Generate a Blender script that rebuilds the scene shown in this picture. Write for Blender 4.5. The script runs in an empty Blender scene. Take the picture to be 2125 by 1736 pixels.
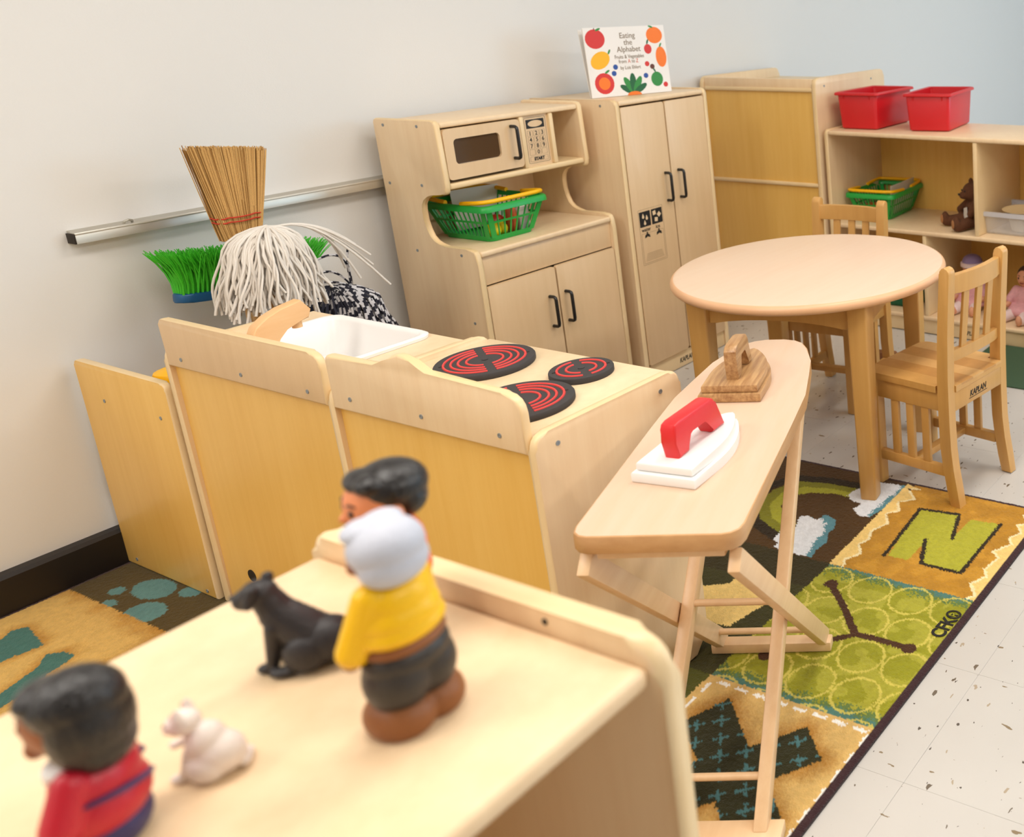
import bpy, bmesh, math, random
import numpy as np
from mathutils import Vector, Matrix
R = math.radians
random.seed(7)
scene = bpy.context.scene
COL = scene.collection

def S(r, g, b):
    f = lambda c: (c/255/12.92) if c/255 <= .04045 else ((c/255+.055)/1.055)**2.4
    return (f(r), f(g), f(b), 1.0)

# ---------------------------------------------------------------- camera
cam_d = bpy.data.cameras.new('camera'); cam = bpy.data.objects.new('camera', cam_d); COL.objects.link(cam)
rt = Vector((0.41517442, -0.9094813, -0.02177104)); up = Vector((0.23846412, 0.08570129, 0.96736247)); fw = Vector((0.87793227, 0.40681576, -0.25245964))
M = Matrix((rt, up, -fw)).transposed().to_4x4(); M.translation = (0, -2.90512, 1.33146)
cam.matrix_world = M
cam_d.sensor_fit = 'HORIZONTAL'; cam_d.sensor_width = 36
cam_d.lens = 2021.84/2125*36
cam_d.shift_x = (1062.5-2069.73)/2125; cam_d.shift_y = (517.54-868)/2125
cam_d.clip_start = .02
cam_d.dof.use_dof = True; cam_d.dof.focus_distance = 2.1; cam_d.dof.aperture_fstop = 5.2
scene.camera = cam
# ---------------------------------------------------------------- world and light
w = bpy.data.worlds.new('sky'); scene.world = w; w.use_nodes = True
w.node_tree.nodes['Background'].inputs[0].default_value = (.55, .72, 1, 1)
w.node_tree.nodes['Background'].inputs[1].default_value = 1.2
vs = scene.view_settings
vs.view_transform = 'Standard'; vs.look = 'None'; vs.exposure = -0.06; vs.gamma = 1.0; vs.use_curve_mapping = False

def area(name, loc, size, power, color, rot=(0, 0, 0)):
    l = bpy.data.lights.new(name, 'AREA'); l.shape = 'RECTANGLE'; l.size, l.size_y = size; l.energy = power; l.color = color
    o = bpy.data.objects.new(name, l); o.location = loc; o.rotation_euler = rot; COL.objects.link(o); return o
LAMPC = (1.0, .955, .90)
LAMPS = [(-2.4, -1.2, 10), (-.9, -1.0, 25), (.4, -1.9, 19), (.6, -4.3, 19), (2.15, -2.0, 19), (2.9, -4.3, 43), (5.3, -2.2, 13)]  # unseen panels, powers fitted; first two added to brighten camera-side faces
for lx, ly, lp in LAMPS:
    area('troffer_light', (lx, ly, 2.655), (1.16, .56), lp, LAMPC)
area('window_light', (6.1, -5.95, 1.6), (2.3, 1.5), 68, (.5, .78, 1.0), (R(90), 0, 0))
# ---------------------------------------------------------------- materials
def newmat(name):
    m = bpy.data.materials.new(name); m.use_nodes = True
    nt = m.node_tree; return m, nt, nt.nodes['Principled BSDF']
def plain(name, c, rough=.5, spec=.5, metal=0., var=0., vscale=60, bump=0., bscale=200, sss=0., coat=0., trans=0., alpha=1., emit=None, estr=1.):
    m, nt, b = newmat(name)
    b.inputs['Base Color'].default_value = c; b.inputs['Roughness'].default_value = rough
    b.inputs['Specular IOR Level'].default_value = spec; b.inputs['Metallic'].default_value = metal
    b.inputs['Coat Weight'].default_value = coat; b.inputs['Transmission Weight'].default_value = trans; b.inputs['Alpha'].default_value = alpha
    if emit: b.inputs['Emission Color'].default_value = emit; b.inputs['Emission Strength'].default_value = estr
    if var or bump:
        tc = nt.nodes.new('ShaderNodeTexCoord')
    if var:
        n = nt.nodes.new('ShaderNodeTexNoise'); n.inputs['Scale'].default_value = vscale; n.inputs['Detail'].default_value = 4
        nt.links.new(tc.outputs['Object'], n.inputs['Vector'])
        mx = nt.nodes.new('ShaderNodeMix'); mx.data_type = 'RGBA'
        mx.inputs[6].default_value = tuple(x*(1-var) for x in c[:3])+(1,); mx.inputs[7].default_value = tuple(min(1, x*(1+var)) for x in c[:3])+(1,)
        nt.links.new(n.outputs['Fac'], mx.inputs[0]); nt.links.new(mx.outputs[2], b.inputs['Base Color'])
    if bump:
        n2 = nt.nodes.new('ShaderNodeTexNoise'); n2.inputs['Scale'].default_value = bscale; n2.inputs['Detail'].default_value = 3
        nt.links.new(tc.outputs['Object'], n2.inputs['Vector'])
        bp = nt.nodes.new('ShaderNodeBump'); bp.inputs['Strength'].default_value = bump; bp.inputs['Distance'].default_value = .002
        nt.links.new(n2.outputs['Fac'], bp.inputs['Height']); nt.links.new(bp.outputs['Normal'], b.inputs['Normal'])
    return m
def wood(name, c1, c2, rough=.42, sc=(45, 45, 3.0), blotch=.5, coat=.25):
    m, nt, b = newmat(name)
    tc = nt.nodes.new('ShaderNodeTexCoord'); mp = nt.nodes.new('ShaderNodeMapping'); mp.inputs['Scale'].default_value = sc
    nt.links.new(tc.outputs['Object'], mp.inputs['Vector'])
    n = nt.nodes.new('ShaderNodeTexNoise'); n.inputs['Scale'].default_value = 1; n.inputs['Detail'].default_value = 5; n.inputs['Roughness'].default_value = .6
    nt.links.new(mp.outputs['Vector'], n.inputs['Vector'])
    n2 = nt.nodes.new('ShaderNodeTexNoise'); n2.inputs['Scale'].default_value = .12; n2.inputs['Detail'].default_value = 2
    nt.links.new(mp.outputs['Vector'], n2.inputs['Vector'])
    mm = nt.nodes.new('ShaderNodeMix'); mm.data_type = 'FLOAT'; mm.inputs[0].default_value = blotch
    nt.links.new(n.outputs['Fac'], mm.inputs[2]); nt.links.new(n2.outputs['Fac'], mm.inputs[3])
    rp = nt.nodes.new('ShaderNodeValToRGB'); rp.color_ramp.elements[0].position = .32; rp.color_ramp.elements[1].position = .68
    rp.color_ramp.elements[0].color = c2; rp.color_ramp.elements[1].color = c1
    nt.links.new(mm.outputs[0], rp.inputs[0]); nt.links.new(rp.outputs[0], b.inputs['Base Color'])
    b.inputs['Roughness'].default_value = rough; b.inputs['Coat Weight'].default_value = coat; b.inputs['Coat Roughness'].default_value = .3
    return m
MT = {}
MT['birch'] = wood('birch_face', S(243, 216, 177), S(232, 199, 157))
MT['birch_front'] = wood('birch_front', S(230, 198, 156), S(220, 186, 141))
MT['birch_back'] = wood('birch_back_ply', S(243, 198, 110), S(233, 183, 90))
MT['edge'] = wood('birch_ply_edge', S(242, 216, 172), S(232, 200, 147), sc=(8, 8, 8))
MT['maple'] = wood('maple_solid', S(216, 166, 96), S(202, 150, 80))
MT['maple2'] = wood('maple_dark_stave', S(206, 152, 84), S(192, 138, 72))
MT['maple3'] = wood('maple_light_stave', S(226, 178, 112), S(212, 162, 94))
MT['laminate'] = wood('maple_laminate', S(235, 208, 182), S(231, 200, 172), rough=.45, sc=(6, 60, 60))
MT['tedge'] = wood('table_bullnose', S(238, 190, 148), S(230, 178, 134), sc=(8, 8, 8))
MT['beech'] = wood('beech', S(240, 205, 162), S(226, 184, 138), sc=(4, 50, 50))
MT['boardtop'] = wood('ironing_board_birch', S(226, 196, 172), S(219, 184, 152), sc=(4, 40, 40))
MT['boardedge'] = wood('ironing_board_edge', S(214, 168, 116), S(188, 138, 88), sc=(10, 22, 60))
MT['zebra'] = wood('zebra_wood', S(206, 164, 112), S(146, 98, 54), sc=(10, 130, 130), blotch=.25)
MT['black'] = plain('black_metal', S(28, 26, 26), .35)
MT['ink'] = plain('black_ink', S(22, 20, 18), .6)
MT['inkgrey'] = plain('grey_ink', S(150, 125, 95), .6)
MT['steel'] = plain('screw_steel', S(150, 156, 162), .4, metal=.5)
MT['dark'] = plain('dark_slot', S(35, 25, 15), .7)
MT['burner'] = plain('burner_foam', S(62, 58, 58), .85, bump=.4, bscale=900)
MT['coil'] = plain('burner_red', S(232, 70, 66), .55)
MT['white'] = plain('white_plastic', S(244, 242, 240), .3)
MT['red'] = plain('red_plastic', S(226, 40, 44), .35)
MT['binred'] = plain('bin_red', S(205, 28, 36), .3)
MT['green'] = plain('green_plastic', S(24, 160, 62), .35)
MT['yellow'] = plain('yellow_plastic', S(255, 190, 0), .35)
MT['alu'] = plain('aluminium', S(200, 196, 186), .38, metal=.75)
MT['wall'] = plain('wall_paint', S(229, 227, 224), .6, bump=.12, bscale=260)
MT['ceil'] = plain('ceiling_paint', S(238, 236, 232), .8, bump=.3, bscale=90)
MT['base'] = plain('black_rubber_base', S(24, 18, 18), .45)
MT['lamp'] = plain('lamp_diffuser', S(255, 250, 240), .5, emit=(1, .93, .82, 1), estr=2.5)
MT['paper'] = plain('paper', S(228, 222, 214), .7)
# ---------------------------------------------------------------- mesh helpers
def merge(bm, t):
    me = bpy.data.meshes.new('t'); t.to_mesh(me); t.free(); bm.from_mesh(me); bpy.data.meshes.remove(me)
def bx(bm, x0, x1, y0, y1, z0, z1, bev=.002, seg=2):
    t = bmesh.new(); bmesh.ops.create_cube(t, size=1)
    for v in t.verts:
        v.co = ((x0+x1)/2+v.co.x*(x1-x0), (y0+y1)/2+v.co.y*(y1-y0), (z0+z1)/2+v.co.z*(z1-z0))
    if bev > 0: bmesh.ops.bevel(t, geom=t.edges[:], offset=min(bev, .45*min(abs(x1-x0), abs(y1-y0), abs(z1-z0))), segments=seg, affect='EDGES', profile=.5)
    merge(bm, t)
def P3(axis, a, b, t):
    return {'x': (t, a, b), 'y': (a, t, b), 'z': (a, b, t)}[axis]
def prism(bm, pts, axis, t0, t1, bev=.004, seg=3):
    t = bmesh.new()
    va = [t.verts.new(P3(axis, a, b, t0)) for a, b in pts]; vb = [t.verts.new(P3(axis, a, b, t1)) for a, b in pts]
    fa = t.faces.new(va); fb = t.faces.new(vb[::-1]); n = len(pts)
    for i in range(n): t.faces.new((va[i], va[(i+1) % n], vb[(i+1) % n], vb[i]))
    if bev > 0: bmesh.ops.bevel(t, geom=list(fa.edges)+list(fb.edges), offset=bev, segments=seg, affect='EDGES', profile=.5, clamp_overlap=True)
    bmesh.ops.recalc_face_normals(t, faces=t.faces[:]); merge(bm, t)
def rrect(x0, x1, y0, y1, r, n=5):
    o = []
    for cx, cy, a in ((x1-r, y1-r, 0), (x0+r, y1-r, 90), (x0+r, y0+r, 180), (x1-r, y0+r, 270)):
        for k in range(n+1):
            t = R(a+90*k/n); o.append((cx+r*math.cos(t), cy+r*math.sin(t)))
    return o
def rpoly(pts, rad, n=5):
    o = []; N = len(pts)
    for i, (p, r) in enumerate(zip(pts, rad)):
        if r <= 0: o.append(p); continue
        p = Vector(p); a = Vector(pts[i-1])-p; b = Vector(pts[(i+1) % N])-p
        A = p+a.normalized()*min(r, a.length*.48); B = p+b.normalized()*min(r, b.length*.48)
        for k in range(n+1):
            s = k/n; o.append(tuple(A*(1-s)**2+p*2*s*(1-s)*1.0+B*s*s))
    return o
def tube(bm, path, r, n=8, caps=True, ry=None, matfn=None):
    path = [Vector(p) for p in path]; N = len(path); rs = r if isinstance(r, (list, tuple)) else [r]*N
    rings = []; prev = None
    for i, p in enumerate(path):
        d = (path[min(i+1, N-1)]-path[max(i-1, 0)])
        if d.length < 1e-9: d = Vector((0, 0, 1))
        d.normalize()
        if prev is None:
            a = Vector((0, 0, 1)) if abs(d.z) < .9 else Vector((1, 0, 0)); x = d.cross(a).normalized()
        else:
            x = (prev-d*prev.dot(d)); x = x.normalized() if x.length > 1e-6 else d.orthogonal().normalized()
        prev = x; y = d.cross(x)
        rings.append([bm.verts.new(p+(x*math.cos(2*math.pi*k/n)+y*math.sin(2*math.pi*k/n)*(ry or 1))*rs[i]) for k in range(n)])
    for i in range(N-1):
        for k in range(n):
            f = bm.faces.new((rings[i][k], rings[i][(k+1) % n], rings[i+1][(k+1) % n], rings[i+1][k]))
            if matfn: f.material_index = matfn(i, k)
    if caps:
        bm.faces.new(rings[0][::-1]); bm.faces.new(rings[-1])
def loft(bm, loops, cap0=True, cap1=True):
    rs = [[bm.verts.new(p) for p in l] for l in loops]; n = len(rs[0])
    for a, b in zip(rs, rs[1:]):
        for k in range(n): bm.faces.new((a[k], a[(k+1) % n], b[(k+1) % n], b[k]))
    if cap0: bm.faces.new(rs[0][::-1])
    if cap1: bm.faces.new(rs[-1])
def lathe(bm, prof, n=32, c=(0, 0, 0)):
    loops = [[(c[0]+r*math.cos(2*math.pi*k/n), c[1]+r*math.sin(2*math.pi*k/n), c[2]+z) for k in range(n)] for r, z in prof]
    loft(bm, loops)
def ell(bm, c, rad, rot=None, sub=3):
    t = bmesh.new(); bmesh.ops.create_icosphere(t, subdivisions=sub, radius=1)
    m = Matrix.Translation(c) @ (rot.to_4x4() if rot else Matrix()) @ Matrix.Diagonal((*rad, 1))
    bmesh.ops.transform(t, matrix=m, verts=t.verts[:]); merge(bm, t)
def frame(bm, outer, inner, axis, t0, t1):
    n = len(outer); L = [[bm.verts.new(P3(axis, a, b, t)) for a, b in l] for l in (outer, inner) for t in (t0, t1)]
    o0, o1, i0, i1 = L
    for k in range(n):
        j = (k+1) % n
        for q in ((o0[k], o0[j], o1[j], o1[k]), (i0[j], i0[k], i1[k], i1[j]), (o0[j], o0[k], i0[k], i0[j]), (o1[k], o1[j], i1[j], i1[k])): bm.faces.new(q)
def put(name, me, m, parent=None, loc=None):
    o = bpy.data.objects.new(name, me); COL.objects.link(o)
    for x in (m if isinstance(m, (list, tuple)) else [m]): me.materials.append(MT[x] if isinstance(x, str) else x)
    if parent: o.parent = parent
    if loc: o.location = loc
    return o
def obj(name, bm, m, parent=None, edge_axis=None, sharp=35, loc=None, recalc=True):
    if recalc: bmesh.ops.recalc_face_normals(bm, faces=bm.faces[:])
    if edge_axis is not None:
        bm.normal_update()
        for f in bm.faces: f.material_index = 0 if abs(f.normal[edge_axis]) > .93 else 1
    me = bpy.data.meshes.new(name); bm.to_mesh(me); bm.free()
    me.polygons.foreach_set('use_smooth', [True]*len(me.polygons)); me.set_sharp_from_angle(angle=R(sharp))
    return put(name, me, m, parent, loc)
def B(): return bmesh.new()
def tag(o, label=None, cat=None, group=None, kind=None):
    for k, x in (('label', label), ('category', cat), ('group', group), ('kind', kind)):
        if x: o[k] = x
    return o
def thing(name, label, cat, loc=(0, 0, 0), rz=0, group=None):
    o = bpy.data.objects.new(name, None); o.empty_display_size = .05; COL.objects.link(o)
    o.location = loc; o.rotation_euler = (0, 0, rz); return tag(o, label, cat, group)
def copy_tree(o, parent=None):
    c = o.copy(); COL.objects.link(c); c.parent = parent
    for ch in o.children: copy_tree(ch, c)
    return c
def boxpart(name, dims, m, parent, bev=.002, seg=2):
    bm = B(); bx(bm, *dims, bev, seg); return obj(name, bm, m, parent)
def panel(name, pts, axis, t0, t1, parent, m=('birch', 'edge'), bev=.006):
    bm = B(); prism(bm, pts, axis, t0, t1, bev); return obj(name, bm, m, parent, edge_axis='xyz'.index(axis))
_scr = {}
def screw(parent, loc, axis, r=.0045):
    if axis not in _scr:
        bm = B(); prof = [(0.0001, .0005), (r*.35, .0005), (r*.4, .0012), (r, .0012), (r, -.002)]
        n = 12; loops = []
        for q, z in prof:
            loops.append([P3(axis[1], q*math.cos(2*math.pi*k/n), q*math.sin(2*math.pi*k/n), z*(1 if axis[0] == '+' else -1)) for k in range(n)])
        loft(bm, loops, True, False); bmesh.ops.recalc_face_normals(bm, faces=bm.faces[:])
        me = bpy.data.meshes.new('screw'); bm.to_mesh(me); bm.free(); me.materials.append(MT['steel']); _scr[axis] = me
    o = bpy.data.objects.new('screw', _scr[axis]); COL.objects.link(o); o.parent = parent; o.location = loc; return o
def text(name, body, size, mw, m, parent, shear=0, ext=.0004, align='CENTER', spacing=1.0, bold=0., xs=1.0, line=1.0):
    c = bpy.data.curves.new('t', 'FONT'); c.body = body; c.size = size; c.align_x = align; c.shear = shear; c.extrude = ext; c.offset = bold
    c.space_character = spacing; c.space_line = line; c.resolution_u = 3
    o = bpy.data.objects.new('t', c); COL.objects.link(o); bpy.context.view_layer.update()
    me = bpy.data.meshes.new_from_object(o.evaluated_get(bpy.context.evaluated_depsgraph_get())); bpy.data.objects.remove(o); bpy.data.curves.remove(c)
    me.transform(Matrix.Diagonal((xs, 1, 1, 1))); me.transform(mw); me.materials.clear(); me.name = name
    return put(name, me, m, parent)
def frm(o, ex, ey):                         # matrix with origin o, x axis ex, y axis ey
    ex = Vector(ex).normalized(); ey = Vector(ey).normalized(); ez = ex.cross(ey)
    m = Matrix((ex, ey, ez)).transposed().to_4x4(); m.translation = o; return m
def blob(name, prims, m, parent, voxel=.0016, smooth=4, cut=None):
    bm = B()
    for p in prims:
        if p[0] == 'e': ell(bm, p[1], p[2], p[3] if len(p) > 3 else None)
        else:
            a, b, r0, r1 = Vector(p[1]), Vector(p[2]), p[3], p[4]; k = max(2, int((b-a).length/(min(r0, r1)*.45))+1)
            for i in range(k+1):
                s = i/k; r = r0+(r1-r0)*s; ell(bm, a.lerp(b, s), (r, r, r), None, 2)
    me = bpy.data.meshes.new('t'); bm.to_mesh(me); bm.free(); o = bpy.data.objects.new('t', me); COL.objects.link(o)
    md = o.modifiers.new('r', 'REMESH'); md.mode = 'VOXEL'; md.voxel_size = voxel
    ms = o.modifiers.new('s', 'SMOOTH'); ms.iterations = smooth; ms.factor = .5
    bpy.context.view_layer.update()
    r = bpy.data.meshes.new_from_object(o.evaluated_get(bpy.context.evaluated_depsgraph_get())); bpy.data.objects.remove(o); bpy.data.meshes.remove(me)
    r.name = name
    if cut:
        bm = B(); bm.from_mesh(r); bmesh.ops.bisect_plane(bm, geom=bm.verts[:]+bm.edges[:]+bm.faces[:], plane_co=cut[0], plane_no=cut[1], clear_outer=True)
        ed = [e for e in bm.edges if e.is_boundary]
        if ed: bmesh.ops.holes_fill(bm, edges=ed)
        bm.to_mesh(r); bm.free()
    r.polygons.foreach_set('use_smooth', [True]*len(r.polygons)); r.materials.clear()
    return put(name, r, m, parent)
def handle(parent, loc, L, axis_out, m='black', r=.0052, out=.026):     # vertical bar pull; axis_out: unit vector away from door
    v = Vector(axis_out); pts = []
    prof = [(0, L/2), (out*.7, L/2), (out*.93, L/2-.003), (out, L/2-.01), (out, -L/2+.01), (out*.93, -L/2+.003), (out*.7, -L/2), (0, -L/2)]
    bm = B(); tube(bm, [Vector((0, 0, z))+v*a for a, z in prof], r, 10)
    return obj('handle', bm, m, parent, loc=loc, sharp=60)
# ================================================================ the room
WY = .02
def floor_mat():
    m, nt, b = newmat('vinyl_tile'); N = nt.nodes; L = nt.links
    g = N.new('ShaderNodeNewGeometry')
    base = N.new('ShaderNodeTexNoise'); base.inputs['Scale'].default_value = 5; base.inputs['Detail'].default_value = 4; L.new(g.outputs['Position'], base.inputs['Vector'])
    c0 = N.new('ShaderNodeMix'); c0.data_type = 'RGBA'; c0.inputs[6].default_value = S(198, 193, 187); c0.inputs[7].default_value = S(208, 204, 198); L.new(base.outputs['Fac'], c0.inputs[0])
    last = c0.outputs[2]
    for i, (scx, scy, rot, thr, colr) in enumerate(((16, 34, 20, .11, S(112, 100, 86)), (30, 12, 60, .09, S(140, 122, 96)), (26, 40, 110, .085, S(92, 84, 76)), (11, 22, 145, .07, S(176, 160, 138)))):
        mp = N.new('ShaderNodeMapping'); mp.inputs['Rotation'].default_value = (0, 0, R(rot)); mp.inputs['Scale'].default_value = (scx, scy, 0); mp.inputs['Location'].default_value = (i*3.3, i*1.7, 0)
        L.new(g.outputs['Position'], mp.inputs['Vector'])
        wob = N.new('ShaderNodeTexNoise'); wob.inputs['Scale'].default_value = 2.5; wob.inputs['Detail'].default_value = 3; L.new(mp.outputs['Vector'], wob.inputs['Vector'])
        ad = N.new('ShaderNodeVectorMath'); ad.operation = 'MULTIPLY_ADD'; ad.inputs[1].default_value = (.5, .5, 0); L.new(wob.outputs['Color'], ad.inputs[0]); L.new(mp.outputs['Vector'], ad.inputs[2])
        v = N.new('ShaderNodeTexVoronoi'); v.voronoi_dimensions = '2D'; v.inputs['Scale'].default_value = 1; v.inputs['Randomness'].default_value = 1; L.new(ad.outputs[0], v.inputs['Vector'])
        sp = N.new('ShaderNodeSeparateColor'); L.new(v.outputs['Color'], sp.inputs[0])
        t = N.new('ShaderNodeMath'); t.operation = 'MULTIPLY'; t.inputs[1].default_value = thr*1.25; 
        pw = N.new('ShaderNodeMath'); pw.operation = 'POWER'; pw.inputs[1].default_value = 7.0; L.new(sp.outputs[0], pw.inputs[0]); L.new(pw.outputs[0], t.inputs[0])
        lt = N.new('ShaderNodeMath'); lt.operation = 'LESS_THAN'; L.new(v.outputs['Distance'], lt.inputs[0]); L.new(t.outputs[0], lt.inputs[1])
        mx = N.new('ShaderNodeMix'); mx.data_type = 'RGBA'; mx.inputs[7].default_value = colr; L.new(last, mx.inputs[6]); L.new(lt.outputs[0], mx.inputs[0]); last = mx.outputs[2]
    L.new(last, b.inputs['Base Color']); b.inputs['Roughness'].default_value = .22
    return m
MT['tile'] = floor_mat()
MT['grout'] = plain('tile_seam', S(188, 182, 176), .8)
bm = B(); bx(bm, -3.2, 7.3, -6.0, WY+.1, -.12, -.0035, 0); floor = tag(obj('floor', bm, 'grout'), 'white vinyl tile floor flecked with dark chips', kind='structure')
T = .3048; tx0, ty0, nx, ny = -.62, -3.36, 19, 11
bm = B(); bx(bm, .0002, T-.0002, .0002, T-.0002, -.0035, 0, .0002, 1)
tile0 = obj('tile', bm, 'tile', floor, loc=(tx0, ty0, 0))
for i in range(nx):
    for j in range(ny):
        if i == j == 0: continue
        o = tile0.copy(); COL.objects.link(o); o.location = (tx0+i*T, ty0+j*T, 0)
bm = B(); X1 = tx0+nx*T; Y1 = ty0+ny*T
for d in ((-3.2, tx0, -6, WY+.1), (X1, 7.3, -6, WY+.1), (tx0, X1, -6, ty0), (tx0, X1, Y1, WY+.1)): bx(bm, d[0], d[1], d[2], d[3], -.0035, 0, 0)
tag(obj('tile_field', bm, 'tile', floor), kind='stuff')
def struct(name, dims, m, label):
    bm = B(); bx(bm, *dims, 0); return tag(obj(name, bm, m), label, kind='structure')
struct('wall_left', (-3.2, 7.3, WY, WY+.1, -.0, 2.7), 'wall', 'long off-white painted wall behind the play kitchen')
struct('wall_far', (7.3, 7.4, -6.1, WY+.1, 0, 2.7), 'wall', 'off-white end wall')
struct('wall_back', (-3.3, -3.2, -6.1, WY+.1, 0, 2.7), 'wall', 'off-white wall behind the viewer')
struct('ceiling', (-3.3, 7.4, -6.1, WY+.1, 2.7, 2.8), 'ceil', 'white ceiling')
bm = B()
for d in ((-3.2, 4.95, 0, 2.7), (7.25, 7.3, 0, 2.7), (4.95, 7.25, 0, .85), (4.95, 7.25, 2.35, 2.7)): bx(bm, d[0], d[1], -6.1, -6.0, d[2], d[3], 0)
tag(obj('wall_right', bm, 'wall'), 'off-white wall with a wide window', kind='structure')
bm = B(); frame(bm, rrect(4.95, 7.25, .85, 2.35, .002, 1), rrect(5.0, 7.2, .9, 2.3, .002, 1), 'y', -6.08, -6.02); bx(bm, 6.08, 6.12, -6.08, -6.02, .88, 2.32, .002)
win = tag(obj('window_1', bm, 'alu'), 'wide two-pane window in the side wall', kind='structure')
MT['glass'] = plain('window_glass', (.95, .98, 1, 1), .02, trans=1.)
for a, b_ in ((5.0, 6.08), (6.12, 7.2)): boxpart('pane', (a, b_, -6.055, -6.05, .9, 2.3), 'glass', win, 0)
bm = B(); prism(bm, [(WY, 0), (-.012, 0), (-.012, .094), (-.004, .102), (WY, .102)], 'x', -3.2, 7.3, .001, 1); tag(obj('baseboard_left', bm, 'base'), 'black rubber baseboard along the long wall', kind='structure')
for lx, ly, lp in LAMPS:
    lt = thing('ceiling_light', 'flat rectangular ceiling light panel out of view in the classroom ceiling', 'lamp', (lx, ly, 2.7), 0, 'ceiling light panels')
    bm = B(); frame(bm, rrect(-.61, .61, -.31, .31, .003, 1), rrect(-.58, .58, -.28, .28, .003, 1), 'z', -.03, 0); obj('lamp_frame', bm, 'white', lt)
    boxpart('diffuser', (-.58, .58, -.28, .28, -.02, -.012), 'lamp', lt, 0)
# ---- wall rail
rl = thing('wall_rail', 'thin aluminium display rail fixed to the wall', 'rail', (0, 0, .8157))
bm = B(); prism(bm, [(WY, .028), (.012, .028), (.004, .024), (-.013, .024), (-.015, .021), (-.015, -.002), (-.012, -.003), (WY, -.003)], 'x', 1.112, 2.9, .0008, 1); obj('rail_body', bm, 'alu', rl)
boxpart('end_cap', (1.109, 1.1125, -.0145, WY, -.002, .022), 'dark', rl, .0005)
boxpart('rail_lip', (1.112, 2.9, -.0165, -.0145, .019, .0225), 'alu', rl, .0005)
bm = B(); tube(bm, [(1.215, .0, .026), (1.215, -.004, .03), (1.222, -.008, .033), (1.23, -.004, .03), (1.232, 0, .026)], .003, 8); obj('clip', bm, 'alu', rl)
# ================================================================ rug
RX1, RY0, RX0, RY1 = 2.154, -2.0445, -.56, -.005
def poly_in(X, Y, pts):
    ins = np.zeros(X.shape, bool); n = len(pts)
    for i in range(n):
        x0, y0 = pts[i]; x1, y1 = pts[(i+1) % n]
        if y0 == y1: continue
        c = ((y0 > Y) != (y1 > Y)) & (X < (x1-x0)*(Y-y0)/(y1-y0)+x0); ins ^= c
    return ins
def line_d(X, Y, pts):
    d = np.full(X.shape, 9.)
    for (x0, y0), (x1, y1) in zip(pts, pts[1:]):
        ux, uy = x1-x0, y1-y0; t = np.clip(((X-x0)*ux+(Y-y0)*uy)/(ux*ux+uy*uy), 0, 1)
        d = np.minimum(d, np.hypot(X-x0-t*ux, Y-y0-t*uy))
    return d
def vnoise(X, Y, s, seed):
    rg = np.random.default_rng(seed); g = rg.random((96, 96)); x = X/s; y = Y/s; xi = np.floor(x).astype(int); yi = np.floor(y).astype(int); fx = x-xi; fy = y-yi
    fx = fx*fx*(3-2*fx); fy = fy*fy*(3-2*fy); q = lambda a, b: g[a % 96, b % 96]
    return (q(xi, yi)*(1-fx)+q(xi+1, yi)*fx)*(1-fy)+(q(xi, yi+1)*(1-fx)+q(xi+1, yi+1)*fx)*fy
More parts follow.
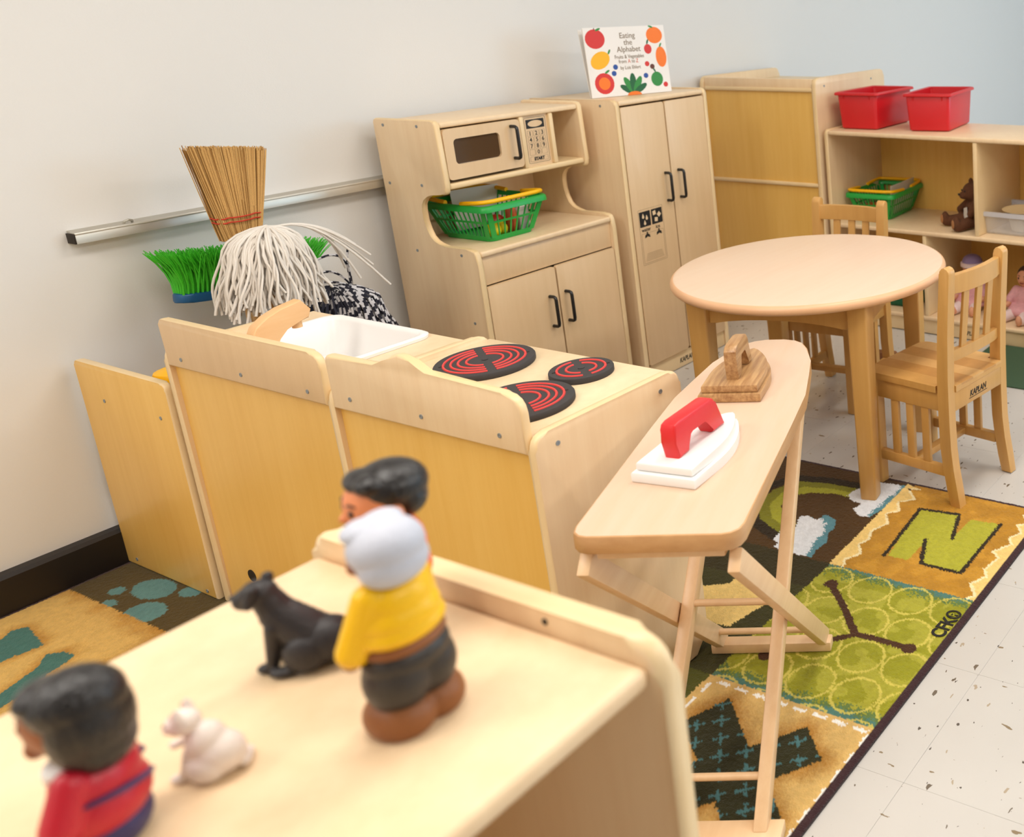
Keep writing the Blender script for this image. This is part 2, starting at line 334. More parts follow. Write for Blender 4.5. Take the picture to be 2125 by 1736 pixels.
def rug():
    xs = np.concatenate([np.arange(RX0, .6, .02), np.arange(.6, RX1, .0032), [RX1]])
    ys = np.concatenate([np.arange(RY0, -1.16, .0032), np.arange(-1.16, -.46, .02), np.arange(-.46, RY1, .0036), [RY1]])
    X, Y = np.meshgrid(xs, ys, indexing='ij'); nx, ny = X.shape; rg = np.random.default_rng(3)
    x = X+rg.normal(0, .0011, X.shape); y = Y+rg.normal(0, .0011, X.shape)
    C = np.zeros(X.shape+(3,)); c3 = lambda *a: np.array(S(*a)[:3])
    def fill(m, col, a=1.0):
        a = np.clip(a*np.ones(X.shape), 0, 1)*m; C[:] = C*(1-a[..., None])+np.array(col)*a[..., None]
    n1 = vnoise(x, y, .03, 1); n2 = vnoise(x, y, .008, 2); rnd = rg.random(X.shape)
    fz = (n1*.5+n2*.3+rnd*.5)                                  # fuzzy dither 0..1.3
    brown, olive, gold, lime, teal, tan, cream = c3(78, 52, 16), c3(62, 58, 22), c3(190, 136, 40), c3(166, 164, 48), c3(66, 112, 104), c3(216, 178, 108), c3(240, 204, 124)
    full = np.ones(X.shape, bool)
    fill(full, brown)
    colB = (y > -1.645) & (y < -.46)
    fill(colB & (x < 1.62-(y+1.645)*.1), olive)
    fill(poly_in(x, y, [(1.515, -1.40), (1.56, -1.47), (1.672, -1.475), (1.70, -1.40), (1.66, -1.535), (1.60, -1.59), (1.528, -1.60), (1.43, -1.575), (1.42, -1.49)]), cream)
    fill(colB & (x < 1.29), c3(84, 84, 26))
    pal = [c3(186, 132, 44), c3(70, 60, 24), c3(150, 148, 40), c3(210, 172, 104), c3(72, 112, 104)]
    for i in range(5):                                        # patchwork squares in the middle of the rug
        for j in range(3):
            x1 = 1.22-.42*i; y0 = -1.49+.345*j; fill((x < x1) & (x > x1-.42) & (y > y0) & (y < y0+.345), pal[(i*2+j*3) % 5])
            fill(((x-x1+.21)/.12)**2+((y-y0-.172)/.10)**2 < 1, pal[(i*2+j*3+2) % 5])
    dk = colB & (x < 1.72) & (x > 1.62-(y+1.645)*.1); fill(dk, c3(54, 46, 16))
    # rainbow
    outer = [(2.064, -1.52), (2.058, -1.416), (2.036, -1.32), (1.971, -1.288), (1.893, -1.294), (1.825, -1.352), (1.785, -1.45)]
    inner = [(1.84, -1.455), (1.86, -1.40), (1.902, -1.364), (1.958, -1.352), (1.993, -1.394), (2.014, -1.46), (2.012, -1.54)]
    mid = [((a[0]+b[0])/2, (a[1]+b[1])/2) for a, b in zip(outer, inner[::-1])]
    fill(line_d(x, y, [((a[0]-1.93)*1.1+1.93, (a[1]+1.46)*1.14-1.46) for a in outer]) < .018, c3(44, 32, 12))
    fill(poly_in(x, y, outer+inner), c3(128, 126, 30)); fill(poly_in(x, y, mid+inner), lime)
    # clouds
    c1 = [(2.02, -1.498), (2.049, -1.501), (2.117, -1.532), (2.128, -1.627), (2.061, -1.63), (2.003, -1.63), (1.941, -1.616), (1.94, -1.585), (1.964, -1.552), (1.994, -1.561), (1.999, -1.526)]
    c2 = [(1.758, -1.444), (1.803, -1.442), (1.83, -1.464), (1.875, -1.442), (1.888, -1.458), (1.879, -1.496), (1.911, -1.499), (1.898, -1.543), (1.859, -1.562), (1.835, -1.561), (1.798, -1.582), (1.757, -1.577), (1.724, -1.587), (1.723, -1.534), (1.726, -1.489), (1.729, -1.469), (1.746, -1.47)]
    for c, edge in ((c1, [(2.13, -1.64), (1.93, -1.635)]), (c2, [(1.91, -1.49), (1.90, -1.55), (1.835, -1.575), (1.757, -1.592), (1.724, -1.595)])):
        m = poly_in(x, y, c); fill(m, c3(226, 228, 232)); d = line_d(x, y, edge); fill(m, c3(92, 140, 150), (d < .012+.03*fz*.8)*(d < .045))
    # column A squares
    A = y <= -1.645
    nsq = A & (x > 1.72); gsq = A & (x <= 1.72) & (x > 1.29); tsq = A & (x <= 1.29) & (x > .85)
    fill(nsq, gold, .82+.3*n1); fill(nsq, c3(206, 152, 52), (n1 > .62)*.5)
    zL = [(2.124, -1.669), (2.117, -1.634), (2.071, -1.68), (2.041, -1.645), (2.001, -1.672), (1.977, -1.645), (1.935, -1.677), (1.886, -1.656), (1.852, -1.671), (1.82, -1.661), (1.787, -1.688), (1.751, -1.666), (1.722, -1.679)]
    zR = [(2.14, -2.01), (2.106, -1.989), (2.07, -2.012), (2.054, -1.993), (2.023, -2.016), (1.992, -1.998), (1.966, -2.014), (1.919, -1.985), (1.899, -2.01), (1.84, -1.999), (1.819, -2.017), (1.777, -1.994), (1.738, -2.024), (1.71, -2.001)]
    fill(poly_in(x, y, zL+[(1.72, -1.64), (2.14, -1.62)]), cream); fill(poly_in(x, y, zR+[(1.71, -2.05), (2.15, -2.05)]), cream)
    fill(nsq & ((line_d(x, y, zL) < .0035) | (line_d(x, y, zR) < .0035)), c3(244, 226, 176))
    fill(poly_in(x, y, [(1.804, -1.755), (2.033, -1.719), (2.046, -1.826), (1.937, -1.865), (2.033, -1.869), (2.042, -1.951), (1.806, -1.953), (1.805, -1.847), (1.892, -1.81), (1.806, -1.81)]), c3(176, 172, 50))
    for l in ([(1.802, -1.746), (2.033, -1.719), (2.045, -1.83), (1.932, -1.866)], [(1.905, -1.805), (1.805, -1.847), (1.806, -1.953), (2.042, -1.951)]): fill(line_d(x, y, l) < .0055, c3(48, 36, 16))
    fill(gsq, c3(150, 148, 34)); fill(gsq, c3(176, 170, 60), .7*(n1 > .55))
    ed = np.minimum(np.abs(x-1.72), np.abs(x-1.29)); fill(gsq, c3(88, 116, 66), (ed < .022+.05*(fz-.5))*.9); fill(gsq, c3(74, 122, 118), (ed < .010+.03*(fz-.55))*.8)
    for k in range(5):
        for j in range(5):
            cx, cy = 1.665-.104*k, -1.685-.106*j+(.053 if k % 2 else 0)*1.0
            fill(gsq & (np.abs(np.hypot(x-cx, y-cy)-.049) < .0028), c3(212, 196, 92), .85)
    br = c3(74, 44, 22)
    for l in ([(1.651, -1.692), (1.592, -1.764), (1.515, -1.846)], [(1.515, -1.846), (1.519, -1.914), (1.517, -1.977)], [(1.515, -1.846), (1.486, -1.817), (1.412, -1.737), (1.382, -1.711)]):
        fill(line_d(x, y, l) < .0085, br)
    for px, py in ((1.651, -1.692), (1.517, -1.977), (1.382, -1.711)): fill(np.hypot(x-px, y-py) < .016, br)
    fill(tsq, tan); d0 = np.minimum(np.minimum(np.abs(x-1.29), np.abs(y+1.65)), np.minimum(np.abs(y+2.04), np.abs(x-.86)))
    XP = [(1.159, -1.684), (1.25, -1.726), (1.16, -1.844), (1.244, -1.913), (1.185, -1.986), (1.108, -1.924), (1.05, -2.0), (0.99, -1.929), (1.035, -1.87), (1.002, -1.842), (0.94, -1.80), (0.985, -1.735), (1.057, -1.758), (1.097, -1.779)]
    dx = line_d(x, y, XP+XP[:1]); fill(tsq, c3(166, 112, 34), np.clip(1.25-dx/.045-(n1+rnd*.6)*.5, 0, .9))
    fill(tsq & poly_in(x, y, XP), c3(48, 46, 20)); xin = tsq & poly_in(x, y, XP)
    a = R(38); gx = (x*math.cos(a)+y*math.sin(a))/.046; gy = (-x*math.sin(a)+y*math.cos(a))/.046; lx = np.abs(gx-np.round(gx))*.046; ly = np.abs(gy-np.round(gy))*.046
    fill(xin, c3(78, 128, 132), ((lx < .0026) & (ly < .016) | (ly < .0026) & (lx < .016))*.75)
    per = np.where(np.abs(x-1.277) < .004, np.mod(y, .046) < .03, False) & (y < -1.66) | np.where(np.abs(y+2.030) < .004, np.mod(x, .046) < .03, False) | (np.where(np.abs(y+1.662) < .004, np.mod(x, .046) < .03, False) & (x < 1.27))
    fill(tsq & per, c3(244, 240, 232))
    fill(tsq & (line_d(x, y, [(1.30, -1.64), (1.18, -1.64)]) < .0), tan)
    fill(A & (x <= .86), c3(196, 140, 60))
    # far-left squares
    Lq = y > -.46
    gl = Lq & (x < .927); fill(gl, c3(216, 176, 98)); d = np.minimum(np.abs(x-.927), np.abs(y+.44)); 
    K = [[(0.70, -0.08), (0.764, -0.119), (0.79, -0.097), (0.814, -0.112), (0.794, -0.232), (0.748, -0.221), (0.70, -0.215)], [(0.62, -0.36), (0.678, -0.348), (0.754, -0.312), (0.78, -0.277), (0.798, -0.3), (0.805, -0.336), (0.78, -0.354), (0.751, -0.359), (0.704, -0.392), (0.63, -0.41)]]
    dK = np.minimum(line_d(x, y, K[0]+K[0][:1]), line_d(x, y, K[1]+K[1][:1]))
    fill(gl, c3(178, 124, 36), np.clip(1.2-np.minimum(d*.8, dK*1.3)/.045-(n1+rnd*.5)*.6, 0, .95))
    for k in K: fill(Lq & poly_in(x, y, k), teal)
    gr = Lq & (x >= .927); fill(gr, c3(80, 64, 24))
    for (px, py), rx, ry in (((1.009, -.209), .036, .062), ((.969, -.136), .015, .021), ((.935, -.178), .012, .022), ((.948, -.30), .036, .052), ((1.037, -.304), .02, .03)): fill(gr & (((x-px)/rx)**2+((y-py)/ry)**2 < 1), c3(92, 134, 132))
    bd = (X > RX1-.013) | (Y < RY0+.013) | (Y > RY1-.013) | (X < RX0+.013); fill(bd, c3(62, 40, 42))
    C *= (1+.10*(rg.random(X.shape)-.5)+.16*(n2-.5))[..., None]
    Zt = np.full(X.shape, .0105)+rg.normal(0, .00045, X.shape); e = np.minimum(np.minimum(X-RX0, RX1-X), np.minimum(Y-RY0, RY1-Y)); Zt -= np.clip(.004-e, 0, .004)*1.2
    top = np.stack([X, Y, Zt], -1).reshape(-1, 3)
    idx = np.arange(nx*ny).reshape(nx, ny); q = np.stack([idx[:-1, :-1], idx[1:, :-1], idx[1:, 1:], idx[:-1, 1:]], -1).reshape(-1, 4)
    per = np.concatenate([idx[:, 0], idx[-1, 1:], idx[-2::-1, -1], idx[0, -2:0:-1]]); nb = len(per); base = top[per].copy(); base[:, 2] = .0005
    V = np.concatenate([top, base]); off = nx*ny; k = np.arange(nb); side = np.stack([per, off+k, off+(k+1) % nb, per[(k+1) % nb]], -1)[:, ::-1]
    Fq = np.concatenate([q, side]); cols = np.concatenate([C.reshape(-1, 3), C.reshape(-1, 3)[per]])
    me = bpy.data.meshes.new('alphabet_rug'); me.vertices.add(len(V)); me.vertices.foreach_set('co', V.astype(np.float32).ravel())
    me.loops.add(Fq.size); me.loops.foreach_set('vertex_index', Fq.astype(np.int32).ravel()); me.polygons.add(len(Fq)); me.polygons.foreach_set('loop_start', np.arange(0, Fq.size, 4, dtype=np.int32))
    me.update(calc_edges=True); at = me.color_attributes.new('Col', 'FLOAT_COLOR', 'POINT')
    at.data.foreach_set('color', np.concatenate([np.clip(cols, 0, 1), np.ones((len(V), 1))], 1).astype(np.float32).ravel())
    me.polygons.foreach_set('use_smooth', [True]*len(me.polygons))
    m, nt, b = newmat('rug_pile'); a = nt.nodes.new('ShaderNodeAttribute'); a.attribute_name = 'Col'; nt.links.new(a.outputs['Color'], b.inputs['Base Color'])
    b.inputs['Roughness'].default_value = .95; b.inputs['Specular IOR Level'].default_value = .1; b.inputs['Sheen Weight'].default_value = .15
    tc = nt.nodes.new('ShaderNodeTexCoord'); n = nt.nodes.new('ShaderNodeTexNoise'); n.inputs['Scale'].default_value = 420; n.inputs['Detail'].default_value = 2; nt.links.new(tc.outputs['Object'], n.inputs['Vector'])
    bp = nt.nodes.new('ShaderNodeBump'); bp.inputs['Strength'].default_value = .6; bp.inputs['Distance'].default_value = .003; nt.links.new(n.outputs['Fac'], bp.inputs['Height']); nt.links.new(bp.outputs['Normal'], b.inputs['Normal'])
    o = put('alphabet_rug', me, m)
    tag(o, 'patchwork rug with letters, clouds and branches in brown, lime and gold', 'rug')
    text('lettering', 'CFK\u00ae', .046, frm((1.572, -2.026, .0122), (1, -.03, 0), (.03, 1, 0)), 'ink', o, ext=.0003, align='LEFT', bold=.0012, xs=.82)
rug()
gm = B(); bx(gm, 2.90, 3.275, -2.6, -1.36, .0005, .006, .001, 1); MT['mat'] = plain('green_mat', S(62, 88, 62), .9, bump=.5, bscale=600)
tag(obj('floor_mat', gm, 'mat'), 'plain dark green floor mat in front of the low shelf', 'mat')
# ================================================================ play stove
ST = thing('play_stove', 'low birch play stove with three dark burners, its back to the figurine shelf', 'play stove', (1.025, -1.026, .0), -.009)
W = .554
prof = rpoly([(0, .0115), (0, .641), (.339, .641), (.339, .06), (.305, .0115)], [0, .03, .03, .02, 0])
for a in (-.018, -W): panel('side_panel', prof, 'y', a, a+.018, ST)
boxpart('back_panel', (.010, .017, -W+.018, -.018, .0115, .606), 'birch_back', ST, 0)
hump = [(.16, .7125), (.178, .714), (.192, .720), (.206, .730), (.22, .738), (.236, .7425), (.252, .741), (.268, .735), (.286, .726), (.304, .718), (.325, .7125)]
pts = [(-.018, .605)]+rpoly([(-.018, .7125), (-.16, .7125)], [0, 0])[:0]+[(-.018, .700), (-.020, .707), (-.025, .7115), (-.032, .713)]+[(-u, z) for u, z in hump]+[(-W+.06, .711), (-W+.04, .709), (-W+.028, .702), (-W+.021, .692), (-W+.018, .678), (-W+.018, .605)]
panel('backsplash', pts, 'x', -.002, .015, ST, ('birch', 'edge'), .005)
bm = B(); bx(bm, .016, .338, -W+.018, -.018, .612, .631, .004, 2); obj('stove_top', bm, 'birch', ST)
fr = boxpart('front_panel', (.312, .328, -W+.018, -.018, .05, .612), 'birch_front', ST)
od = boxpart('oven_door', (.328, .342, -W+.04, -.04, .09, .50), 'birch_front', ST, .004)
bm = B(); tube(bm, [(.342, -.12, .46), (.362, -.12, .46), (.366, -.124, .46), (.366, -W+.124, .46), (.362, -W+.12, .46), (.342, -W+.12, .46)], .005, 8); obj('handle', bm, 'black', od)
for y in (-.1, -.2, -.35, -.45):
    bm = B(); tube(bm, [(.328, y, .56), (.352, y, .56)], .02, 16); obj('knob', bm, 'black', ST)
for u, z in ((.075, .632), (.275, .632), (.475, .632)): screw(ST, (-.002, -u, z), '-x')
for d, z in ((.045, .612), (.285, .612), (.045, .08), (.30, .10)): screw(ST, (d, -W, z), '-y')
def burner(x, y, r, rings):
    p = Vector((x-1.025, y+1.026, .631)); b_ = B(); n = 48
    prof_ = [(.001, .012), (r*.985, .012), (r, .010), (r, .002), (r*.985, 0), (.001, 0)]
    lathe(b_, prof_, n, p); o = obj('burner', b_, 'burner', ST, sharp=40)
    for rr in rings:
        for h in (0, 1):
            q = B(); g = .010/rr/r*.8; pth = []
            for k in range(25):
                a = R(62)+h*math.pi+g+(math.pi-2*g)*k/24
                pth.append((p.x+rr*r*math.cos(a), p.y+rr*r*math.sin(a), p.z+.0118))
            tube(q, pth, .0026, 6, True); obj('heating_ring', q, 'coil', o, sharp=60)
    for s in (.9, -.9):
        q = B(); tube(q, [(p.x+s*r*math.cos(R(-35))*.98, p.y+s*r*math.sin(R(-35))*.98, p.z+.0122), (p.x+s*r*math.cos(R(-35))*.86, p.y+s*r*math.sin(R(-35))*.86, p.z+.0122)], .0014, 6); obj('slot', q, 'dark', o)
    q = B(); tube(q, [(p.x, p.y, p.z+.011), (p.x, p.y, p.z+.0135)], .006, 12); obj('rivet', q, 'burner', o)
burner(1.245, -1.182, .093, (.36, .52, .66, .80)); burner(1.285, -1.405, .060, (.46, .74)); burner(1.128, -1.425, .092, (.36, .52, .66, .80))
# ================================================================ play sink
SK = thing('play_sink', 'low birch play sink with white basin and wooden faucet, back towards the figurines', 'play sink', (1.049, -.418, 0), -.017)
W = .6
prof = rpoly([(0, .0115), (0, .634), (.305, .634), (.305, .06), (.27, .0115)], [0, .03, .03, .02, 0])
for a in (-.018, -W): panel('side_panel', prof, 'y', a, a+.018, SK)
boxpart('back_panel', (.010, .017, -W+.018, -.018, .0115, .596), 'birch_back', SK, 0)
pts = rpoly([(-.018, .595), (-.018, .702), (-W+.018, .702), (-W+.018, .595)], [0, .012, .035, 0])
panel('backsplash', pts, 'x', -.002, .014, SK, ('birch_front', 'edge'), .005)
out = rrect(.014, .305, -W+.018, -.018, .002, 6); inn = rrect(.062, .288, -.47, -.128, .03, 6)
bm = B(); frame(bm, out, inn, 'z', .607, .625); obj('counter_top', bm, 'birch', SK)
boxpart('front_panel', (.28, .296, -W+.018, -.018, .05, .607), 'birch_front', SK)
for y in (-.30, -.02): boxpart('door', (.296, .308, y-.272, y, .09, .56), 'birch_front', SK, .003)
bm = B(); lo = lambda i, z: [(a, b, z) for a, b in rrect(.052+i, .298-i, -.48+i, -.118-i, max(.036-i*.3, .012), 6)]
loft(bm, [lo(0, .6255), lo(-.001, .632), lo(.004, .6355), lo(.012, .6345), lo(.017, .627), lo(.024, .58), lo(.034, .553), lo(.05, .548)], False, True)
obj('basin', bm, 'white', SK, sharp=50)
FP = lambda x, z: (x-1.049, z)
pts = [FP(1.088, .625), FP(1.095, .66), FP(1.112, .69), FP(1.135, .706), FP(1.165, .717), FP(1.207, .7245), FP(1.2235, .70), FP(1.2165, .682), FP(1.19, .680), FP(1.168, .672), FP(1.15, .655), FP(1.145, .64), FP(1.142, .625)]
MT['faucet'] = wood('faucet_wood', S(242, 196, 142), S(232, 180, 122), sc=(12, 60, 60))
fa = panel('faucet', pts, 'y', -.259, -.230, SK, 'faucet', .003)
bm = B(); tube(bm, [(.148, -.244, .690), (.148, -.244, .664)], .010, 14); obj('spout', bm, 'faucet', fa)
for y, c in ((-.375, 'red'), (-.10, 'black')):
    bm = B(); tube(bm, [(.032, y, .625), (.032, y, .676), (.032, y, .678)], [.022, .022, .012], 16); obj('tap_knob', bm, c, SK)
for u, z in ((.078, .617), (.3, .617), (.525, .617)): screw(SK, (-.002, -u, z), '-x')
bm = B(); tube(bm, [(.0085, -.127, .102), (.0125, -.127, .102)], .0145, 20); obj('cord_hole_shade', bm, 'dark', SK)  # dark disc on the panel paints the shade inside the hole
# ================================================================ cleaning stand (its end panel shows left of the sink)
CS = thing('cleaning_stand', 'birch cleaning-tool stand with a plain end panel against the wall', 'stand', (1.05, -.008, 0), -.02)
panel('end_panel', rpoly([(-.0, .0115), (-.0, .5475), (-.398, .5475), (-.398, .0115)], [0, .012, .02, 0]), 'x', .0, .016, CS, ('birch_back', 'edge'), .004)
panel('end_panel', rpoly([(-.0, .0115), (-.0, .36), (-.33, .36), (-.33, .0115)], [0, .012, .02, 0]), 'x', .56, .576, CS, ('birch_back', 'edge'), .004)
boxpart('base_board', (.016, .56, -.34, -.01, .03, .05), 'birch', CS)
for y in (-.335, -.055): boxpart('holder_rail', (.016, .56, y-.009, y+.009, .29, .33), 'birch', CS)
for y, z in ((-.105, .46), (-.35, .46), (-.05, .03), (-.36, .025)): screw(CS, (0, y, z), '-x', .0035)
sc = thing('cleaning_caddy', 'yellow plastic scoop standing inside the cleaning stand', 'scoop', (1.13, -.30, .05))
bm = B(); lo = lambda r, z: [(r*1.2*math.cos(2*math.pi*k/20), r*math.sin(2*math.pi*k/20), z) for k in range(20)]
loft(bm, [lo(.035, 0), lo(.04, .2), lo(.05, .44), lo(.052, .475), lo(.046, .49), lo(.02, .497)]); obj('scoop_body', bm, 'yellow', sc)
# ================================================================ hutch with microwave
HU = thing('kitchen_hutch', 'tall birch play hutch with microwave above and two-door cabinet below', 'play hutch', (1.845, -.03, 0), .0134)
W = .537
pr = [(0, .0115), (0, 1.010), (-.004, 1.019), (-.012, 1.022), (-.245, 1.022), (-.258, 1.018), (-.265, 1.008), (-.268, .83), (-.267, .815), (-.262, .808), (-.254, .805), (-.244, .806), (-.225, .809), (-.204, .808), (-.182, .802), (-.162, .790), (-.150, .773), (-.146, .752), (-.147, .722), (-.154, .695), (-.165, .672), (-.18, .658), (-.198, .650), (-.225, .648), (-.31, .648), (-.332, .647), (-.344, .642), (-.350, .632), (-.352, .60), (-.352, .06), (-.335, .0115)]
for a in (0, W-.018): panel('side_panel', pr, 'x', a, a+.018, HU, ('birch', 'edge'), .005)
boxpart('back_panel', (.018, W-.018, -.014, -.008, .02, 1.005), 'birch', HU, 0)
boxpart('top_board', (.018, W-.018, -.262, -.008, .997, 1.013), 'birch', HU, .005, 3)
boxpart('microwave_shelf', (.018, W-.018, -.266, -.008, .818, .836), 'edge', HU, .006, 3)
boxpart('counter', (.018, W-.018, -.350, -.008, .620, .638), 'birch', HU, .006, 3)
boxpart('apron', (.018, W-.018, -.340, -.325, .534, .620), 'birch_front', HU, .001)
boxpart('kick_board', (.018, W-.018, -.330, -.315, .0115, .055), 'birch_front', HU, .001)
boxpart('lower_shelf', (.018, W-.018, -.33, -.01, .055, .07), 'birch', HU, .001)
for a, b_, hx in ((.021, .2655, .232), (.2715, .516, .295)):
    bm = B(); prism(bm, rrect(a, b_, .062, .530, .006), 'y', -.350, -.337, .002); d = obj('door', bm, 'birch_front', HU)
    handle(d, (hx, -.350, .392), .098, (0, -1, 0))
bm = B(); frame(bm, rrect(.020, .283, .845, .993, .012, 6), rrect(.050, .206, .888, .962, .012, 6), 'y', -.266, -.252); md = obj('microwave_door', bm, 'birch_front', HU)
MT['tint'] = plain('shade_tinted_window', S(120, 90, 62), .1, trans=.6, alpha=1)  # brown in the clear pane paints in the dark interior behind it
boxpart('window_pane', (.045, .211, -.259, -.257, .883, .967), 'tint', md, 0)
handle(md, (.250, -.266, .925), .098, (0, -1, 0))
boxpart('divider', (.288, .304, -.262, -.01, .836, .997), 'edge', HU, .004)
boxpart('divider', (.401, .417, -.262, -.01, .836, .997), 'edge', HU, .004)
kp = boxpart('keypad_panel', (.304, .401, -.252, -.244, .836, .997), 'birch_front', HU, 0)
def ink_frame(x0, x1, z0, z1, r, t, y, parent, m='ink', name='printed_line'):
    b_ = B(); frame(b_, rrect(x0, x1, z0, z1, r, 4), rrect(x0+t, x1-t, z0+t, z1-t, max(r-t, .0005), 4), 'y', y-.0005, y); return obj(name, b_, m, parent)
Ky = -.252; kx0, kx1 = .312, .393
ink_frame(kx0, kx1, .846, .990, .005, .0007, Ky, kp)
b_ = B(); e = [(.3525+.028*math.cos(t*math.pi/14), .970+.0105*math.sin(t*math.pi/14)) for t in range(28)]
o4 = rrect(kx0+.006, kx1-.006, .956, .984, .001, 6)
k0 = sorted(o4, key=lambda p: math.atan2(p[1]-.970, p[0]-.3525)); e = sorted(e, key=lambda p: math.atan2(p[1]-.970, p[0]-.3525))
frame(b_, k0, e, 'y', Ky-.0006, Ky); obj('display', b_, 'ink', kp)
TX = lambda x, z, y=Ky-.0003: frm((x, y, z), (1, 0, 0), (0, 0, 1))
rows = [('123', .934), ('456', .914), ('789', .894), (' 0 ', .874)]
for r_, (s, z) in enumerate(rows):
    for c, ch in enumerate(s):
        x = .3525+(c-1)*.0235
        ink_frame(x-.0102, x+.0102, z-.0028, z+.0152, .002, .0006, Ky, kp, 'inkgrey', 'key')
        if ch != ' ': text('digit', ch, .0185, TX(x, z), 'ink', kp, bold=.0002)
ink_frame(.318, .387, .851, .867, .002, .0006, Ky, kp, 'inkgrey', 'key')
text('lettering', 'START', .0135, TX(.3525, .8545), 'ink', kp, bold=.0007)
for d, z in ((.045, 1.003), (.19, 1.003), (.03, .83), (.17, .83), (.10, .628), (.29, .628), (.30, .42)): screw(HU, (0, -d, z), '-x', .004)
# paper lying on the microwave shelf edge
# ================================================================ fridge
FG = thing('play_fridge', 'tall birch play fridge with two doors and printed water dispenser', 'play fridge', (2.427, .012, 0), .024)
W = .462; DF = .395
prf = rpoly([(0, 0), (0, 1.02), (-DF, 1.02), (-DF, 0)], [0, .012, .02, 0])
for a in (0, W-.018): panel('side_panel', prf, 'x', a, a+.018, FG, ('birch', 'edge'), .006)
boxpart('back_panel', (.018, W-.018, -.014, -.006, .01, 1.003), 'birch_back', FG, 0)
boxpart('top_board', (.018, W-.018, -DF, -.006, .998, 1.0155), 'birch', FG, .006, 3)
boxpart('kick_board', (.018, W-.018, -DF+.012, -DF+.03, .002, .062), 'edge', FG, .002)
boxpart('inner_shelf', (.018, W-.018, -DF+.03, -.014, .5, .515), 'birch', FG, 0)
for a, b_, hx in ((.021, .228, .200), (.234, .441, .268)):
    bm = B(); prism(bm, rrect(a, b_, .068, .993, .008), 'y', -DF, -DF+.014, .002); d = obj('door', bm, 'birch_front', FG)
    handle(d, (hx, -DF, .692), .10, (0, -1, 0))
    if a < .1: FD = d
y = -DF
ink_frame(.046, .166, .436, .634, .003, .0008, y, FD, 'inkgrey'); ink_frame(.052, .160, .441, .548, .003, .0008, y, FD, 'inkgrey')
for x0 in (.050, .109): 
    b_ = B(); prism(b_, rrect(x0, x0+.053, .572, .626, .002), 'y', y-.0006, y, 0); obj('symbol_tile', b_, 'ink', FD)
MT['sym'] = plain('symbol_cream', S(236, 208, 168), .5)
for cx, cz in ((.068, .610), (.085, .603), (.074, .586)):
    b_ = B(); prism(b_, [(cx, cz+.010)]+[(cx+.0055*math.cos(t), cz-.003+.0055*math.sin(t)) for t in [R(20-22*k) for k in range(11)]], 'y', y-.0010, y-.0004, 0); obj('water_drop', b_, 'sym', FD)
for cx, cz, a in ((.123, .612, 8), (.146, .603, 40), (.130, .587, -8)):
    b_ = B(); prism(b_, [(cx+.0105*math.cos(R(a+45+90*k)), cz+.0105*math.sin(R(a+45+90*k))) for k in range(4)], 'y', y-.0010, y-.0004, 0); obj('ice_cube', b_, 'sym', FD)
text('lettering', 'water', .0185, TX(.077, .555, y-.0003), 'ink', FD, bold=.0002); text('lettering', 'ice', .0185, TX(.135, .555, y-.0003), 'ink', FD, bold=.0002)
for cx in (.080, .138):
    b_ = B(); prism(b_, [(cx-.003, .552), (cx+.003, .552), (cx+.003, .545), (cx+.011, .541), (cx+.013, .531), (cx+.006, .533), (cx, .536), (cx-.006, .533), (cx-.013, .531), (cx-.011, .541), (cx-.003, .545)], 'y', y-.0006, y, 0); obj('spigot_symbol', b_, 'ink', FD)
ink = [(.060, .447), (.152, .447), (.142, .476), (.070, .476)]
for k in range(7):
    z = .449+k*.0042; s = k*.0016
    boxpart('grille_line', (.060+s, .152-s, y-.0005, y, z, z+.0007), 'inkgrey', FD, 0)
text('lettering', 'KAPLAN', .026, frm((.222, -DF+.0115, .020), (1, 0, 0), (0, 0, 1)), 'ink', FG, shear=.25, xs=.8, bold=.0003)
for d, z in ((.33, 1.0), (.05, 1.0), (.33, .5), (.33, .05)): screw(FG, (0, -d, z), '-x')
# ================================================================ tall cabinet seen from behind
TC = thing('tall_cabinet', 'tall birch cabinet in the corner, yellow plywood back towards the table', 'cabinet', (3.283, -.004, 0), 0)
W = .592; DT = .53
prf = rpoly([(0, 0), (0, 1.025), (DT, 1.025), (DT, 0)], [0, .03, .03, 0])
for a in (-.02, -W): panel('side_panel', prf, 'y', a, a+.02, TC, ('birch', 'edge'), .006)
boxpart('gallery_back', (.006, .02, -W+.02, -.02, .975, 1.021), 'birch', TC, .003)
boxpart('top_board', (.0, DT-.005, -W+.02, -.02, .968, .985), 'edge', TC, .006, 3)
boxpart('middle_shelf', (.0, DT-.005, -W+.02, -.02, .578, .594), 'edge', TC, .006, 3)
boxpart('bottom_board', (.0, DT-.005, -W+.02, -.02, .05, .068), 'edge', TC, .006, 3)
for z0, z1 in ((.594, .968), (.068, .578), (.0, .05)): boxpart('back_panel', (.012, .018, -W+.02, -.02, z0, z1), 'birch_back', TC, 0)
for d, z in ((.06, .99), (.42, .99), (.06, .6)): screw(TC, (d, -W, z), '-y', .007)
# ================================================================ low open shelf
LS = thing('low_shelf', 'low open birch shelf unit with cubbies, red bins on its top', 'shelf', (3.297, -.612, 0), -.039)
W = 1.38; DL = .39
prf = rpoly([(0, 0), (0, .819), (DL, .819), (DL, 0)], [0, .02, .02, 0])
for a in (-.018, -W): panel('side_panel', prf, 'y', a, a+.018, LS, ('birch', 'edge'), .006)
boxpart('top_board', (.0, DL, -W+.018, -.018, .797, .815), 'birch', LS, .006, 3)
boxpart('middle_shelf', (.0, DL-.01, -W+.018, -.018, .415, .433), 'birch', LS, .006, 3)
boxpart('bottom_shelf', (.0, DL-.01, -W+.018, -.018, .062, .080), 'birch', LS, .006, 3)
boxpart('kick_board', (.012, .028, -W+.018, -.018, .004, .062), 'edge', LS, .002)
boxpart('back_panel', (DL-.010, DL-.003, -W+.018, -.018, .01, .81), 'birch_back', LS, 0)
